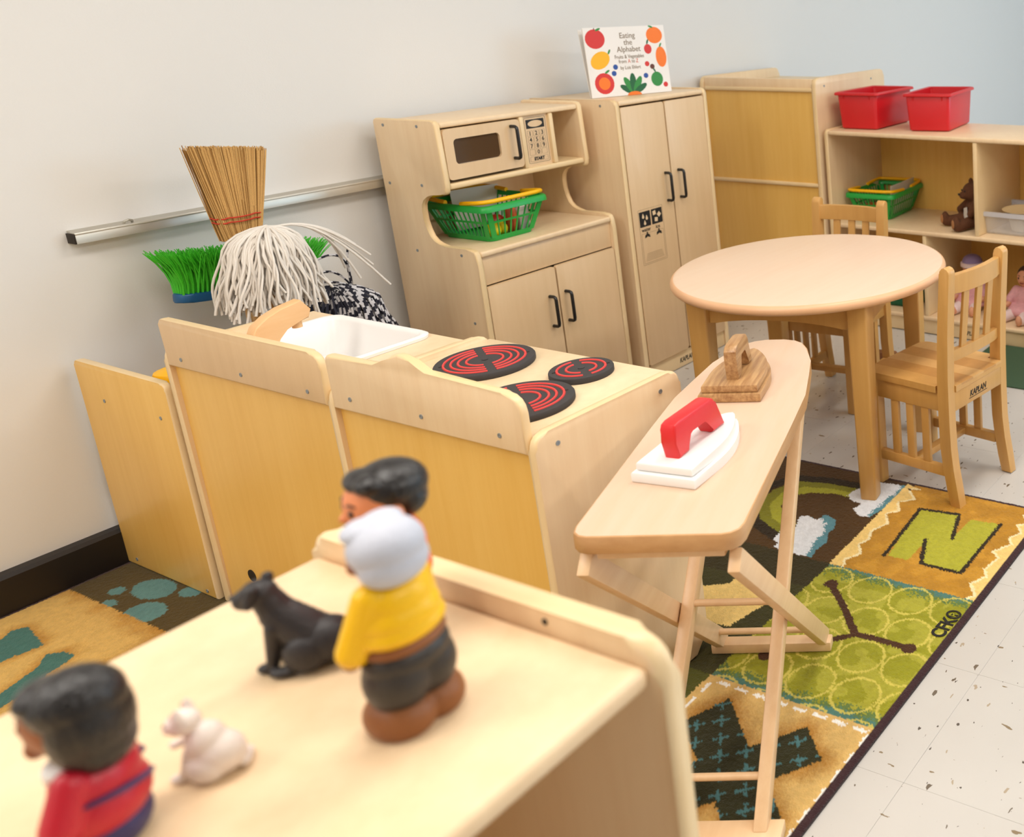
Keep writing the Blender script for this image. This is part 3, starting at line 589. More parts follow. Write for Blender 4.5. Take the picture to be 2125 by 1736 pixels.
boxpart('divider', (.004, DL-.01, -.699, -.681, .433, .797), 'edge', LS, .004)
for u in (.452, .92): boxpart('divider', (.004, DL-.01, -u-.009, -u+.009, .080, .415), 'edge', LS, .004)
text('lettering', 'KAPLAN', .024, frm((.0118, -.64, .022), (0, -1, 0), (0, 0, 1)), 'ink', LS, shear=.25, xs=.8, bold=.0003)
# ================================================================ round table
TB = thing('round_table', 'low round child table with pale laminate top and maple legs', 'table', (2.214, -1.290, 0), 0)
ZT, RT = .596, .386; t = .028
bm = B(); prof_ = [(.001, -t), (RT-.016, -t)]+[(RT-.014+.014*math.sin(R(a)), -t/2-.014*math.cos(R(a))) for a in range(10, 180, 17)]+[(RT-.016, 0), (.001, 0)]
lathe(bm, prof_, 96, (0, 0, ZT)); bmesh.ops.recalc_face_normals(bm, faces=bm.faces[:]); bm.normal_update()
for f in bm.faces: f.material_index = 0 if abs(f.normal.z) > .985 and f.calc_center_median().z > ZT-.01 else 1
obj('table_top', bm, ['laminate', 'tedge'], TB, sharp=50)
L = []
for k in range(4):
    a = Vector((-.174, -.271, 0)); a.rotate(Matrix.Rotation(k*math.pi/2, 3, 'Z')); L.append(a)
ang = math.atan2(-.271, -.174)
for k, a in enumerate(L):
    z0 = .011 if k in (0, 3) else .0
    bm = B(); c, s = math.cos(ang+R(45)+k*math.pi/2), math.sin(ang+R(45)+k*math.pi/2)
    def lp(h, z): return [(a.x+c*p-s*q, a.y+s*p+c*q, z) for p, q in rrect(-h, h, -h, h, .006, 3)]
    loft(bm, [lp(.0215, z0), lp(.0225, z0+.004), lp(.027, .45), lp(.029, ZT-t)]); obj('leg', bm, 'maple', TB)
for k in range(4):
    a, b_ = L[k], L[(k+1) % 4]; d = (b_-a); Ln = d.length; d.normalize()
    bm = B(); n = 14; pts = []
    zt, zb = ZT-t-.001, ZT-t-.075
    x0, x1 = .026, Ln-.026
    pts = [(x0, zt), (x0, zb)]+[(x0+.02+(x1-x0-.04)*i/n, zb+.016*math.sin(math.pi*i/n)**.7 if 0 < i < n else zb) for i in range(n+1)]+[(x1, zb), (x1, zt)]
    prism(bm, pts, 'y', -.010, .010, .001, 1)
    m = Matrix.Translation(a) @ Matrix.Rotation(math.atan2(d.y, d.x), 4, 'Z'); bm.transform(m); obj('apron_rail', bm, 'maple', TB)
# ================================================================ chairs
def make_chair():
    CH = thing('child_chair', '', 'chair', (0, 0, 0), 0)
    zs = .340
    for s in (-1, 1):                                  # rear post, curved back at foot and top
        bm = B(); x = s*.125
        pr = [(-.168, 0), (-.160, .05), (-.150, .11), (-.144, .17), (-.142, .25), (-.142, .36), (-.146, .48), (-.154, .60), (-.158, .648)]
        fr = [(-.136, 0), (-.126, .05), (-.116, .11), (-.109, .17), (-.107, .25), (-.107, .36), (-.113, .48), (-.123, .60), (-.127, .648)]
        top = [(-.157, .656), (-.151, .663), (-.1425, .666), (-.134, .663), (-.128, .656)]
        prism(bm, pr+top+fr[::-1], 'x', x-.0145, x+.0145, .003, 2); obj('leg', bm, 'maple', CH)
    for s in (-1, 1):
        bm = B(); bx(bm, s*.118-.0145, s*.118+.0145, .105, .134, 0, zs-.017, .003); obj('leg', bm, 'maple', CH)
    bm = B(); sp = rpoly([(-.138, .150), (-.140, -.10), (-.109, -.10), (-.109, -.146), (.109, -.146), (.109, -.10), (.140, -.10), (.138, .150)], [.03, .002, 0, 0, 0, 0, .002, .03])
    prism(bm, sp, 'z', zs-.018, zs-.006, .001, 1); seat = obj('seat', bm, 'maple', CH)
    cuts = [-.142, -.082, -.03, .022, .081, .142]
    for i in range(5):
        bm = B(); prism(bm, sp, 'z', zs-.006, zs, 0)
        for pc, pn in ((cuts[i]+.0002, (-1, 0, 0)), (cuts[i+1]-.0002, (1, 0, 0))):
            bmesh.ops.bisect_plane(bm, geom=bm.verts[:]+bm.edges[:]+bm.faces[:], plane_co=(pc, 0, 0), plane_no=pn, clear_outer=True)
            ed = [e for e in bm.edges if e.is_boundary]
            if ed: bmesh.ops.holes_fill(bm, edges=ed)
        obj('seat_board', bm, ('maple', 'maple2', 'maple3', 'maple2', 'maple3')[i], seat)
    for s in (-1, 1):
        x = s*.122
        boxpart('side_apron', (x-.009, x+.009, -.108, .107, .268, zs-.018), 'maple', CH)
        boxpart('stretcher', (x-.009, x+.009, -.115, .107, .082, .110), 'maple', CH)
        for yy in (-.052, 0, .052): boxpart('side_slat', (x-.0055, x+.0055, yy-.012, yy+.012, .110, .268), 'maple', CH, .001)
    boxpart('rear_apron', (-.111, .111, -.142, -.126, .268, zs-.018), 'maple', CH)
    boxpart('front_apron', (-.104, .104, .110, .126, .268, zs-.018), 'maple', CH)
    boxpart('cross_stretcher', (-.114, .114, -.012, .012, .086, .106), 'maple', CH)
    def crail(name, z0, z1, yb, bow, th):
        bm = B(); n = 10; fr_, bk = [], []
        for i in range(n+1):
            u = -1+2*i/n; yy = yb-bow*(1-u*u); fr_.append((u*.1125, yy+th/2)); bk.append((u*.1125, yy-th/2))
        prism(bm, fr_+bk[::-1], 'z', z0, z1, .003, 2); return obj(name, bm, 'maple', CH)
    crail('top_rail', .590, .640, -.138, .016, .018); crail('lower_rail', .404, .434, -.127, .008, .016)
    for x in (-.056, 0, .056):
        bw = 1-(x/.1125)**2; bm = B()
        prism(bm, [(-.127-.008*bw-.0045, .43), (-.127-.008*bw+.0045, .43), (-.138-.016*bw+.0045, .594), (-.138-.016*bw-.0045, .594)], 'x', x-.0125, x+.0125, .001, 1); obj('back_slat', bm, 'maple', CH)
    text('lettering', 'KAPLAN', .024, frm((-.004, -.1424, .286), (1, 0, 0), (0, 0, 1)), 'ink', CH, shear=.25, xs=.85, bold=.0004)
    boxpart('lettering_underline', (-.046, .040, -.1426, -.1418, .2805, .2822), 'ink', CH, 0)
    for x, yy in ((-.125, -.152), (.125, -.152), (-.118, .12), (.118, .12)):
        bm = B(); tube(bm, [(x, yy, -.001), (x, yy, .002)], .009, 12); obj('foot_pad', bm, 'dark', CH)
    return CH
ch1 = make_chair(); ch1.location = (2.236, -1.674, .0105-.0085); ch1.rotation_euler = (R(-.5), R(.4), R(-8.5))
tag(ch1, 'maple child chair with slatted back at the round table, beside the ironing board', 'chair', 'child chairs at the round table')
ch2 = copy_tree(ch1); ch2.location = (2.624, -1.076, .001); ch2.rotation_euler = (0, 0, R(94))
tag(ch2, 'maple child chair behind the round table, backed by the low shelf', 'chair')
# ================================================================ ironing board
IB = thing('ironing_board', 'wooden toy ironing board on crossed folding legs', 'ironing board', (0, 0, 0), 0)
O = Vector((.901, -1.947, 0)); th = math.atan2(.35764727, .93385675)+R(4)
IB.location = (O.x, O.y, .0112); IB.rotation_euler = (0, 0, th)     # local x: towards the nose, local y: left
ZB = .5995
def oneside(s):
    return [(x, s*y_) for x, y_ in ((0, .095), (.004, .108), (.014, .118), (.03, .122), (.35, .1235), (.49, .1235), (.585, .1125), (.67, .1015), (.745, .081), (.78, .064), (.797, .045), (.806, .02))]
right = oneside(-1); left = oneside(1)
bm = B(); prism(bm, right+left[::-1], 'z', ZB-.028, ZB, .003, 2); bm.normal_update()
obj('board', bm, ['boardtop', 'boardedge'], IB, edge_axis=2)
def bar(name, p0, p1, w, h, m='beech', up_=(0, 0, 1), bev=.003, parent=IB):
    p0, p1 = Vector(p0), Vector(p1); d = (p1-p0); Ln = d.length; d.normalize(); u = Vector(up_); s = d.cross(u).normalized(); u = s.cross(d)
    bm = B(); bx(bm, 0, Ln, -w/2, w/2, -h/2, h/2, bev); mm = Matrix((d, s*-1, u)).transposed().to_4x4(); mm.translation = p0; bm.transform(mm); return obj(name, bm, m, parent)
# outer frame: from near end of the board to the far foot bar
for s in (-1, 1): bar('leg', (.012, s*.107, ZB-.048), (.572, s*.107, .012), .019, .036)
bar('batten', (0.035, -.092, ZB-.038), (.035, .092, ZB-.038), .03, .02)
bar('foot_bar', (.556, -.125, .011), (.556, .125, .011), .03, .022)
bm = B(); tube(bm, [(.525, -.10, .066), (.525, .10, .066)], .0065, 12); obj('rung', bm, 'beech', IB)
# inner frame: from near foot bar up to the nose
for s in (-1, 1): bar('leg', (.075, s*.086, .012), (.66, s*.080, ZB-.035), .023, .03)
bar('foot_bar', (.068, -.122, .011), (.068, .122, .011), .05, .022)
bar('batten', (.66, -.068, ZB-.038), (.66, .068, ZB-.038), .03, .02)
for q, zz in ((.135, .068), (.333, .265)):
    bm = B(); tube(bm, [(q, -.08, zz), (q, .08, zz)], .0065, 12); obj('rung', bm, 'beech', IB)
# ================================================================ toy irons
def iron_shape(L_, W_, n=12):
    r_ = [(0, -W_/2), (0, W_/2)]; o = [(0.0, -W_/2)]
    for i in range(n+1):
        s = i/n; o.append((L_*.30+(L_*.70)*s, -W_/2*(1-s**2.2)))
    o += [(x, -y_) for x, y_ in o[::-1][1:]]
    return o
def world_ib(x, y_): 
    v = Vector((x, y_, 0)); v.rotate(Matrix.Rotation(th, 3, 'Z')); return O+v
p = world_ib(.143, .032)
WI = thing('toy_iron', 'white toy iron with a red handle lying on the ironing board', 'toy iron', (p.x, p.y, ZB+.0113), th+R(-16))
ip = iron_shape(.222, .112)
bm = B(); prism(bm, ip, 'z', 0, .017, .003, 2); obj('soleplate', bm, 'white', WI)
bm = B(); prism(bm, [(.006+x*.94, y_*.88) for x, y_ in ip], 'z', .017, .033, .005, 3); obj('body', bm, 'white', WI)
hp = [(.028, .032), (.024, .06), (.022, .082), (.026, .090), (.036, .093), (.118, .093), (.127, .090), (.132, .082), (.154, .034), (.118, .034), (.106, .062), (.100, .066), (.066, .066), (.058, .062), (.056, .034)]
hp = [(x*1.07, z) for x, z in hp]
bm = B(); prism(bm, hp, 'y', -.0135, .0135, .004, 2); obj('handle', bm, 'red', WI)
p = world_ib(.460, .012)
ZI = thing('wooden_toy_iron', 'striped brown wooden toy iron near the nose of the ironing board', 'toy iron', (p.x, p.y, ZB+.0113), th)
ip = iron_shape(.218, .116)
bm = B(); prism(bm, ip, 'z', 0, .017, .003, 2); obj('soleplate', bm, 'zebra', ZI)
bm = B(); prism(bm, [(.006+x*.93, y_*.9) for x, y_ in ip], 'z', .017, .032, .003, 2); obj('body', bm, 'zebra', ZI)
hp = [(.030, .031), (.026, .075), (.027, .092), (.033, .100), (.043, .103), (.088, .103), (.099, .1), (.105, .092), (.122, .033), (.098, .033), (.086, .072), (.080, .078), (.058, .078), (.052, .073), (.052, .033)]
hp = [(x*1.14, z if z < .04 else .032+(z-.032)*.93) for x, z in hp]
bm = B(); prism(bm, hp, 'y', -.0125, .0125, .004, 2); obj('handle', bm, 'zebra', ZI)
# ================================================================ foreground shelf
FS = thing('figurine_shelf', 'birch shelf unit topped with toy family figurines', 'shelf', (0, 0, 0))
ZF = .866
prf = rpoly([(-2.020, .0115), (-2.020, .884), (-2.424, .884), (-2.424, .0115)], [0, .018, .035, 0])
panel('side_panel', prf, 'x', .444, .463, FS, ('birch', 'edge'), .0092)
panel('side_panel', prf, 'x', -.47, -.451, FS, ('birch', 'edge'), .0092)
boxpart('top_board', (-.451, .444, -2.414, -2.030, ZF-.018, ZF), 'birch', FS, .007, 3)
boxpart('middle_shelf', (-.451, .444, -2.405, -2.045, .44, .458), 'birch', FS, .005, 3)
boxpart('bottom_shelf', (-.451, .444, -2.405, -2.045, .06, .078), 'birch', FS, .005, 3)
boxpart('back_panel', (-.451, .444, -2.045, -2.038, .0115, ZF-.018), 'birch_back', FS, 0)
boxpart('kick_board', (-.451, .444, -2.395, -2.38, .002, .06), 'edge', FS, .001)
bm = B(); tube(bm, [(.4432, -2.31, .8745), (.4445, -2.31, .8745)], .0028, 10); obj('plug', bm, 'dark', FS)
# ================================================================ toy figurines
SK_D, SK_L = plain('toy_skin_brown', S(150, 88, 52), .45), plain('toy_skin_tan', S(226, 140, 92), .45)
HB, HG = plain('toy_hair_black', S(26, 23, 24), .28, bump=.7, bscale=240), plain('toy_hair_grey', S(196, 200, 214), .5, bump=.3, bscale=300)
C_Y, C_O, C_R = plain('toy_yellow', S(250, 196, 0), .38), plain('toy_orange', S(240, 106, 34), .4), plain('toy_crimson', S(190, 22, 44), .38)
C_K, C_B, C_W, C_N = plain('toy_trousers', S(52, 46, 42), .45), plain('toy_brown', S(140, 84, 40), .5), plain('toy_white', S(240, 238, 236), .4), plain('toy_navy', S(46, 40, 92), .4)
EYE = plain('toy_eye', S(40, 22, 14), .3)
def face(par, c, r, skin, brow=EYE):
    # eyes, nose and mouth on the +y side of a head at c with radii r
    for s in (-1, 1):
        bm = B(); ell(bm, (c[0]+s*r[0]*.38, c[1]+r[1]*.88, c[2]+r[2]*.02), (r[0]*.13, r[1]*.08, r[2]*.13), None, 2); obj('eye', bm, EYE, par)
        bm = B(); tube(bm, [(c[0]+s*r[0]*.22, c[1]+r[1]*.93, c[2]+r[2]*.24), (c[0]+s*r[0]*.4, c[1]+r[1]*.88, c[2]+r[2]*.30), (c[0]+s*r[0]*.55, c[1]+r[1]*.77, c[2]+r[2]*.24)], r[0]*.035, 6); obj('eyebrow', bm, brow, par)
    bm = B(); tube(bm, [(c[0]-r[0]*.24, c[1]+r[1]*.90, c[2]-r[2]*.40), (c[0], c[1]+r[1]*.96, c[2]-r[2]*.46), (c[0]+r[0]*.24, c[1]+r[1]*.90, c[2]-r[2]*.40)], r[0]*.05, 6); obj('mouth', bm, plain('toy_lips', S(150, 60, 44), .4), par)
def arm(s, sh, el, ha, r0, r1): return [('c', (s*sh[0], sh[1], sh[2]), (s*el[0], el[1], el[2]), r0, r0*.92), ('c', (s*el[0], el[1], el[2]), (s*ha[0], ha[1], ha[2]), r0*.92, r1)]
def hand(s, c, r):       # palm, four fingers and a thumb
    p = [('e', c, (r*.7, r*.95, r*1.05))]
    for k in range(4): p.append(('c', (c[0]+s*r*.1, c[1]+r*(.6-.4*k), c[2]-r*.5), (c[0]-s*r*.15, c[1]+r*(.7-.4*k), c[2]-r*(1.5-.12*abs(k-1))), r*.26, r*.22))
    p.append(('c', (c[0]-s*r*.2, c[1]+r*.6, c[2]+r*.2), (c[0]-s*r*.6, c[1]+r*1.1, c[2]-r*.5), r*.28, r*.24)); return p
# --- elder figurine: grey hair, yellow shirt
G = thing('person_figurine', 'toy figurine of a person with grey hair, yellow shirt and dark trousers', 'figurine', (.344, -2.303, ZF), R(2))
hc, hr = (0, .006, .124), (.0188, .0198, .0205)
blob('body', [('e', hc, hr), ('c', (0, 0, .08), (0, .001, .112), .014, .011), ('e', (0, .0255, .120), (.0035, .0045, .0035)), ('e', (0, -.002, .07), (.021, .018, .026))]+arm(-1, (.019, .000, .095), (.026, .006, .074), (.027, .013, .056), .0075, .006)+arm(1, (.019, .002, .095), (.024, .012, .078), (.012, .024, .072), .0075, .006)+hand(-1, (.027, .014, .050), .0068)+hand(1, (.011, .026, .072), .006)+[('e', (s*.0190, .006, .122), (.003, .004, .0050)) for s in (-1, 1)], SK_D, G, .0012)
face(G, hc, hr, SK_D)
blob('hair', [('e', (0, -.0015, .1300), (.0228, .0225, .0185)), ('e', (0, -.0060, .1195), (.0220, .0180, .0165)), ('e', (.006, .009, .1415), (.014, .012, .0072)), ('e', (-.006, .009, .1415), (.014, .012, .0072))], HG, G, .0011, 6)
blob('shirt', [('e', (0, -.001, .092), (.0225, .019, .017)), ('e', (0, -.001, .081), (.0262, .0222, .016)), ('e', (0, -.001, .0725), (.0282, .0235, .0115))]+[('c', (-.0165, 0, .100), (-.0268, .008, .066), .0105, .0112), ('c', (.0165, .002, .100), (.0225, .008, .078), .0105, .0105)], C_Y, G, .0012, 7)
blob('belt', [('e', (0, -.001, .0625), (.0268, .0226, .0085))], C_B, G, .0012, 2)
blob('trousers', [('e', (0, -.001, .052), (.0276, .0232, .014)), ('e', (.009, -.001, .037), (.0202, .0220, .024)), ('e', (-.009, -.001, .037), (.0202, .0220, .024))], C_K, G, .0012, 7)
blob('shoes', [('e', (s*.0105, .001, .0100), (.0206, .0255, .0175)) for s in (-1, 1)], C_B, G, .0012, 6, cut=((0, 0, .0), (0, 0, -1)))
# --- second figurine: black hair, orange shirt
Bo = thing('person_figurine', 'toy figurine of a person with short black hair and an orange shirt', 'figurine', (.4055, -2.2070, ZF), R(72))
hc, hr = (0, .003, .111), (.0242, .0240, .0255)
blob('body', [('e', hc, hr), ('c', (0, 0, .07), (0, .001, .098), .011, .010), ('e', (0, .026, .106), (.0035, .005, .0035)), ('e', (0, 0, .062), (.019, .016, .022))]+arm(1, (.030, 0, .08), (.041, .002, .060), (.041, .010, .048), .0066, .005)+arm(-1, (.030, 0, .08), (.041, .002, .060), (.041, .010, .048), .0066, .005)+hand(1, (.041, .011, .045), .0055)+hand(-1, (.041, .011, .045), .0055)+[('e', (s*.0245, -.001, .107), (.0035, .005, .0065)) for s in (-1, 1)], SK_L, Bo, .0012)
face(Bo, hc, hr, SK_L)
blob('hair', [('e', (0, -.005, .1215), (.0272, .0258, .0185)), ('e', (0, -.0115, .112), (.0255, .017, .018)), ('e', (.003, .011, .129), (.019, .0125, .0080)), ('e', (-.009, .010, .130), (.014, .011, .0074))], HB, Bo, .0011, 4)
blob('shirt', [('e', (0, 0, .076), (.0380, .0215, .0245)), ('e', (0, 0, .056), (.0340, .0225, .016))]+[('c', (s*.031, 0, .088), (s*.040, .002, .060), .0115, .0108) for s in (-1, 1)], C_O, Bo, .0012, 5)
blob('trousers', [('e', (0, 0, .042), (.025, .021, .012)), ('e', (.010, 0, .028), (.0145, .0175, .021)), ('e', (-.010, 0, .028), (.0145, .0175, .021))], C_N, Bo, .0012, 4)
blob('shoes', [('e', (s*.012, .004, .007), (.0135, .020, .0115)) for s in (-1, 1)], C_W, Bo, .0012, 3, cut=((0, 0, .0), (0, 0, -1)))
# --- third figurine: dark bob, crimson jacket
Gi = thing('person_figurine', 'toy figurine of a person with a dark bob and crimson jacket', 'figurine', (.2035, -2.2340, ZF), R(38)); Gi.scale = (.9, .9, 1)
hc, hr = (0, .006, .086), (.0200, .0215, .0225)
blob('body', [('e', hc, hr), ('c', (0, 0, .045), (0, .001, .072), .011, .010), ('e', (0, .0275, .080), (.0035, .005, .004)), ('e', (0, .024, .070), (.009, .006, .007)), ('e', (0, 0, .04), (.018, .015, .022))]+arm(1, (.02, 0, .052), (.029, .004, .038), (.026, .014, .028), .007, .0055)+arm(-1, (.02, 0, .052), (.029, .004, .038), (.026, .014, .028), .007, .0055)+hand(1, (.025, .016, .025), .006)+hand(-1, (.025, .016, .025), .006), SK_D, Gi, .0012)
face(Gi, hc, hr, SK_D)
blob('hair', [('e', (0, -.002, .0955), (.0238, .0255, .0185)), ('e', (0, -.0095, .082), (.0242, .0180, .028)), ('e', (0, -.0105, .068), (.0215, .0150, .0175)), ('e', (0, .0145, .1015), (.018, .0125, .0085)), ('e', (.0145, -.004, .080), (.0105, .0135, .021)), ('e', (-.0145, -.004, .080), (.0105, .0135, .021))], HB, Gi, .0011, 4)
sh = blob('jacket', [('e', (0, 0, .044), (.0265, .0215, .018)), ('e', (0, 0, .030), (.0295, .0245, .02))]+[('c', (s*.020, 0, .053), (s*.0300, .004, .034), .0105, .0112) for s in (-1, 1)], C_R, Gi, .0012, 4)
blob('collar', [('e', (0, .010, .0565), (.0165, .0140, .0052)), ('e', (0, .0205, .0505), (.008, .005, .009))], C_W, Gi, .0012, 3)
blob('jacket_stripe', [('e', (0, -.001, .0335), (.0306, .0256, .0038), Matrix.Rotation(R(16), 3, 'Y') @ Matrix.Rotation(R(-10), 3, 'X')), ('e', (.0305, .003, .036), (.0118, .0118, .0036), Matrix.Rotation(R(16), 3, 'Y'))], C_N, Gi, .0010, 1)
blob('skirt', [('e', (0, 0, .014), (.026, .022, .018))], C_N, Gi, .0012, 3, cut=((0, 0, .0), (0, 0, -1)))
# --- black dog, sitting
MT['dogblk'] = plain('toy_dog_black', S(40, 36, 38), .5, bump=.3, bscale=300)
Dg = thing('dog_figurine', 'matt black toy dog sitting on the figurine shelf', 'figurine', (.3465, -2.172, ZF), R(33))
blob('body', [('e', (0, -.018, .018), (.0170, .0235, .0178)), ('c', (0, -.010, .024), (0, .008, .042), .0160, .0128), ('c', (0, .008, .042), (0, .0140, .055), .0122, .0102), ('e', (0, .0185, .0605), (.0110, .0120, .0098)), ('c', (0, .025, .058), (0, .0290, .0560), .0084, .0078), ('e', (0, .0365, .0585), (.0024, .0018, .0018)),
    ('c', (.0085, .009, .036), (.0082, .015, .006), .0064, .0042), ('c', (-.0085, .009, .036), (-.0082, .015, .006), .0064, .0042), ('e', (.0082, .019, .0038), (.0048, .0072, .0038)), ('e', (-.0082, .019, .0038), (.0048, .0072, .0038)),
    ('e', (.0130, -.010, .015), (.0082, .0145, .0140)), ('e', (-.0130, -.010, .015), (.0082, .0145, .0140)), ('e', (.0150, .005, .0038), (.0052, .0098, .0038)), ('e', (-.0150, .005, .0038), (.0052, .0098, .0038)), ('c', (0, -.037, .007), (.008, -.042, .0045), .0042, .0036), ('c', (.008, -.042, .0045), (.021, -.036, .004), .0036, .0030)], 'dogblk', Dg, .0010, 3, cut=((0, 0, 0), (0, 0, -1)))
for s in (-1, 1): blob('ear', [('c', (s*.0095, .0165, .0675), (s*.0125, .0195, .0580), .0042, .0036)], 'dogblk', Dg, .0009, 2)
# --- white cat, sitting
MT['catw'] = plain('toy_cat_white', S(238, 226, 218), .45); MT['pink'] = plain('toy_pink', S(232, 170, 140), .5)
Ca = thing('cat_figurine', 'small white toy cat sitting beside the black dog figurine', 'figurine', (.2568, -2.2300, ZF), R(38))
blob('body', [('e', (0, -.006, .014), (.0130, .0150, .0145)), ('e', (0, -.001, .024), (.0110, .0110, .0130)), ('e', (0, .0085, .0395), (.0092, .0092, .0080)), ('e', (0, .0155, .0365), (.0052, .0042, .0036)), ('c', (.0055, .006, .026), (.0045, .0165, .0215), .0034, .0028), ('c', (-.0055, .006, .022), (-.005, .012, .004), .0036, .003), ('e', (-.005, .0155, .0032), (.0034, .0048, .003)), ('e', (.0048, .0185, .0212), (.0032, .0036, .003)),
    ('e', (.0085, -.002, .0095), (.0062, .0105, .0095)), ('e', (-.0085, -.002, .0095), (.0062, .0105, .0095)), ('e', (.009, .0095, .003), (.0036, .0062, .003)), ('c', (0, -.019, .005), (.012, -.016, .0035), .0034, .003), ('c', (.012, -.016, .0035), (.0175, -.004, .003), .003, .0024)], 'catw', Ca, .0010, 3, cut=((0, 0, 0), (0, 0, -1)))
for s in (-1, 1):
    bm = B(); q = Vector((s*.0058, .0075, .0455)); lathe(bm, [(.0036, -.001), (.0025, .003), (.0003, .0068)], 10, q); e_ = obj('ear', bm, 'catw', Ca, sharp=60)
    bm = B(); ell(bm, (s*.0058, .0100, .0475), (.0016, .0010, .0026), None, 2); obj('inner_ear', bm, 'pink', e_)
    bm = B(); ell(bm, (s*.0038, .0165, .0410), (.0011, .0009, .0013), None, 2); obj('eye', bm, EYE, Ca)
bm = B(); ell(bm, (0, .0195, .0375), (.0012, .0009, .0009), None, 2); obj('nose', bm, 'pink', Ca)
# ================================================================ brooms and mops standing head-up in the stand
rng = random.Random(5)
MT['straw'] = plain('broom_straw', S(210, 168, 104), .7, var=.4, vscale=700); MT['straw2'] = plain('broom_straw_dark', S(150, 108, 52), .8, var=.4, vscale=700)
MT['stitch'] = plain('broom_stitch_red', S(196, 48, 24), .7); MT['bristle'] = plain('green_bristle', S(66, 190, 38), .5, var=.2, vscale=300); MT['blueblk'] = plain('blue_plastic', S(20, 84, 130), .4)
MT['yarn'] = plain('white_yarn', S(240, 232, 222), .9, bump=.6, bscale=900); MT['yarnk'] = plain('black_yarn', S(34, 33, 46), .9); MT['yarnw'] = plain('pale_yarn', S(216, 212, 214), .9)
MT['dowel'] = wood('dowel', S(226, 184, 126), S(210, 164, 104))
def strands(bm, n, fn, r, sides=4, segs=5, matfn=None):
    for i in range(n):
        tube(bm, [fn(i, k/segs) for k in range(segs+1)], r if not callable(r) else [r(k/segs) for k in range(segs+1)], sides, True, None, matfn(i) if matfn else None)
# straw broom
SB = thing('straw_broom', 'small straw broom held bristles up, with red stitching', 'broom', (1.357, -.195, .05))
bm = B(); tube(bm, [(0, 0, 0), (0, 0, .74)], .0105, 12); obj('handle', bm, 'dowel', SB)
bm = B()
def sf(layer):
    def f(i, s):
        u, w, l, j = layer[i]; z = .735+s*(.226+l-.012*u); t = s
        half = .036+(.083-.036)*min(1, (t*1.0)**.95); dep = .024*(1-.25*t)
        pinch = 1-.06*math.exp(-((t-.26)/.05)**2)
        return (u*half*pinch+.008*t+j*t, w*dep, z)
    return f
lay = [(rng.uniform(-1, 1), rng.uniform(-1, 1), rng.uniform(-.008, .006), rng.gauss(0, .002)) for _ in range(520)]
lay += [(max(-1, min(1, rng.uniform(-1, 1))), -1+rng.uniform(0, .12), rng.uniform(-.006, .006), rng.gauss(0, .0015)) for _ in range(260)]
strands(bm, len(lay), sf(lay), lambda s: .0014-.0004*s, 4, 6, lambda i: (lambda a, b, q=int(i % 4 == 0): q))
tag(obj('bristles', bm, ['straw', 'straw2'], SB, sharp=80, recalc=False), kind='stuff')
for t in (.22, .27):
    half = (.036+.047*t**.95)*1.0+.001; bm = B()
    tube(bm, [(half*math.copysign(abs(math.cos(a))**.5, math.cos(a))+.008*t, (.0292-.004*t)*math.copysign(abs(math.sin(a))**.6, math.sin(a)), .735+t*.222+.0012*math.sin(9*a)) for a in [2*math.pi*k/40 for k in range(41)]], .0017, 6); obj('stitching', bm, 'stitch', SB)
# green push broom
PB = thing('push_broom', 'green bristled push broom with a blue block behind the mop', 'broom', (1.387, -.105, .05))
bm = B(); tube(bm, [(0, 0, 0), (0, 0, .585)], .0105, 12); obj('handle', bm, 'dowel', PB)
TL = Matrix.Rotation(R(7.5), 4, 'Y'); TL.translation = (.003, 0, .585)
bm = B(); prism(bm, rrect(-.158, .158, -.030, .030, .026), 'z', -.012, .010, .004, 2); bm.transform(TL); obj('block', bm, 'blueblk', PB)
bm = B(); tufts = []
for i in range(30):
    for j in range(5):
        for q in range(7):
            tufts.append((-.148+.296*i/29, -.020+.010*j, rng.gauss(0, .010), rng.gauss(0, .009), rng.uniform(-.008, .006)))
def pf(i, s):
    x, y, a, b_, l = tufts[i]; fl = 1+.23*s*s
    return TL @ Vector((x*fl+a*s*s*1.1, y*(1+.9*s)+b_*s*s, .008+s*(.104+l)))
strands(bm, len(tufts), pf, lambda s: .0030-.0020*s, 4, 4); tag(obj('bristles', bm, 'bristle', PB, sharp=80, recalc=False), kind='stuff')
# white mop
WM = thing('string_mop', 'white cotton string mop standing head up in front of the brooms', 'mop', (1.354, -.286, .05))
bm = B(); tube(bm, [(0, 0, 0), (0, 0, .70)], .0105, 12); obj('handle', bm, 'dowel', WM)
bm = B(); bx(bm, -.035, .035, -.016, .016, .66, .735, .006); obj('clamp', bm, 'white', WM)
bm = B(); st = []
for i in range(480):
    st.append((rng.uniform(0, 2*math.pi), rng.uniform(.12, 1)**.5, rng.uniform(.10, .165), rng.uniform(0, 6), rng.gauss(0, .007), rng.uniform(-1, 1), rng.gauss(0, .012)))
def wf(i, s):
    a, q, L_, ph, j, cr, tw = st[i]; rx, ry = .092*q, .068*q; x0 = .018+.030*cr; top = .768-.018*abs(cr)+.004*math.sin(ph)
    if s < .34:
        t = s/.34; e = math.sin(t*1.5); x = x0*(1-e)+(rx*math.cos(a)+.004)*e; y = ry*math.sin(a)*e; z = top-.052*(1-math.cos(t*1.5))*(.6+.5*q)
    else:
        t = (s-.34)/.66; z0 = top-.052*.93*(.6+.5*q)
        x = rx*math.cos(a)+.004+(.022*math.cos(a)+tw)*t+.006*math.sin(ph+t*5.5)-.006*math.sin(ph); y = ry*math.sin(a)*(1+.2*t)+.005*math.cos(ph*1.3+t*5)-.005*math.cos(ph*1.3)+j*t; z = z0-L_*t*(.6+.4*q)
    return (x, y, z)
strands(bm, len(st), wf, .0031, 5, 13)
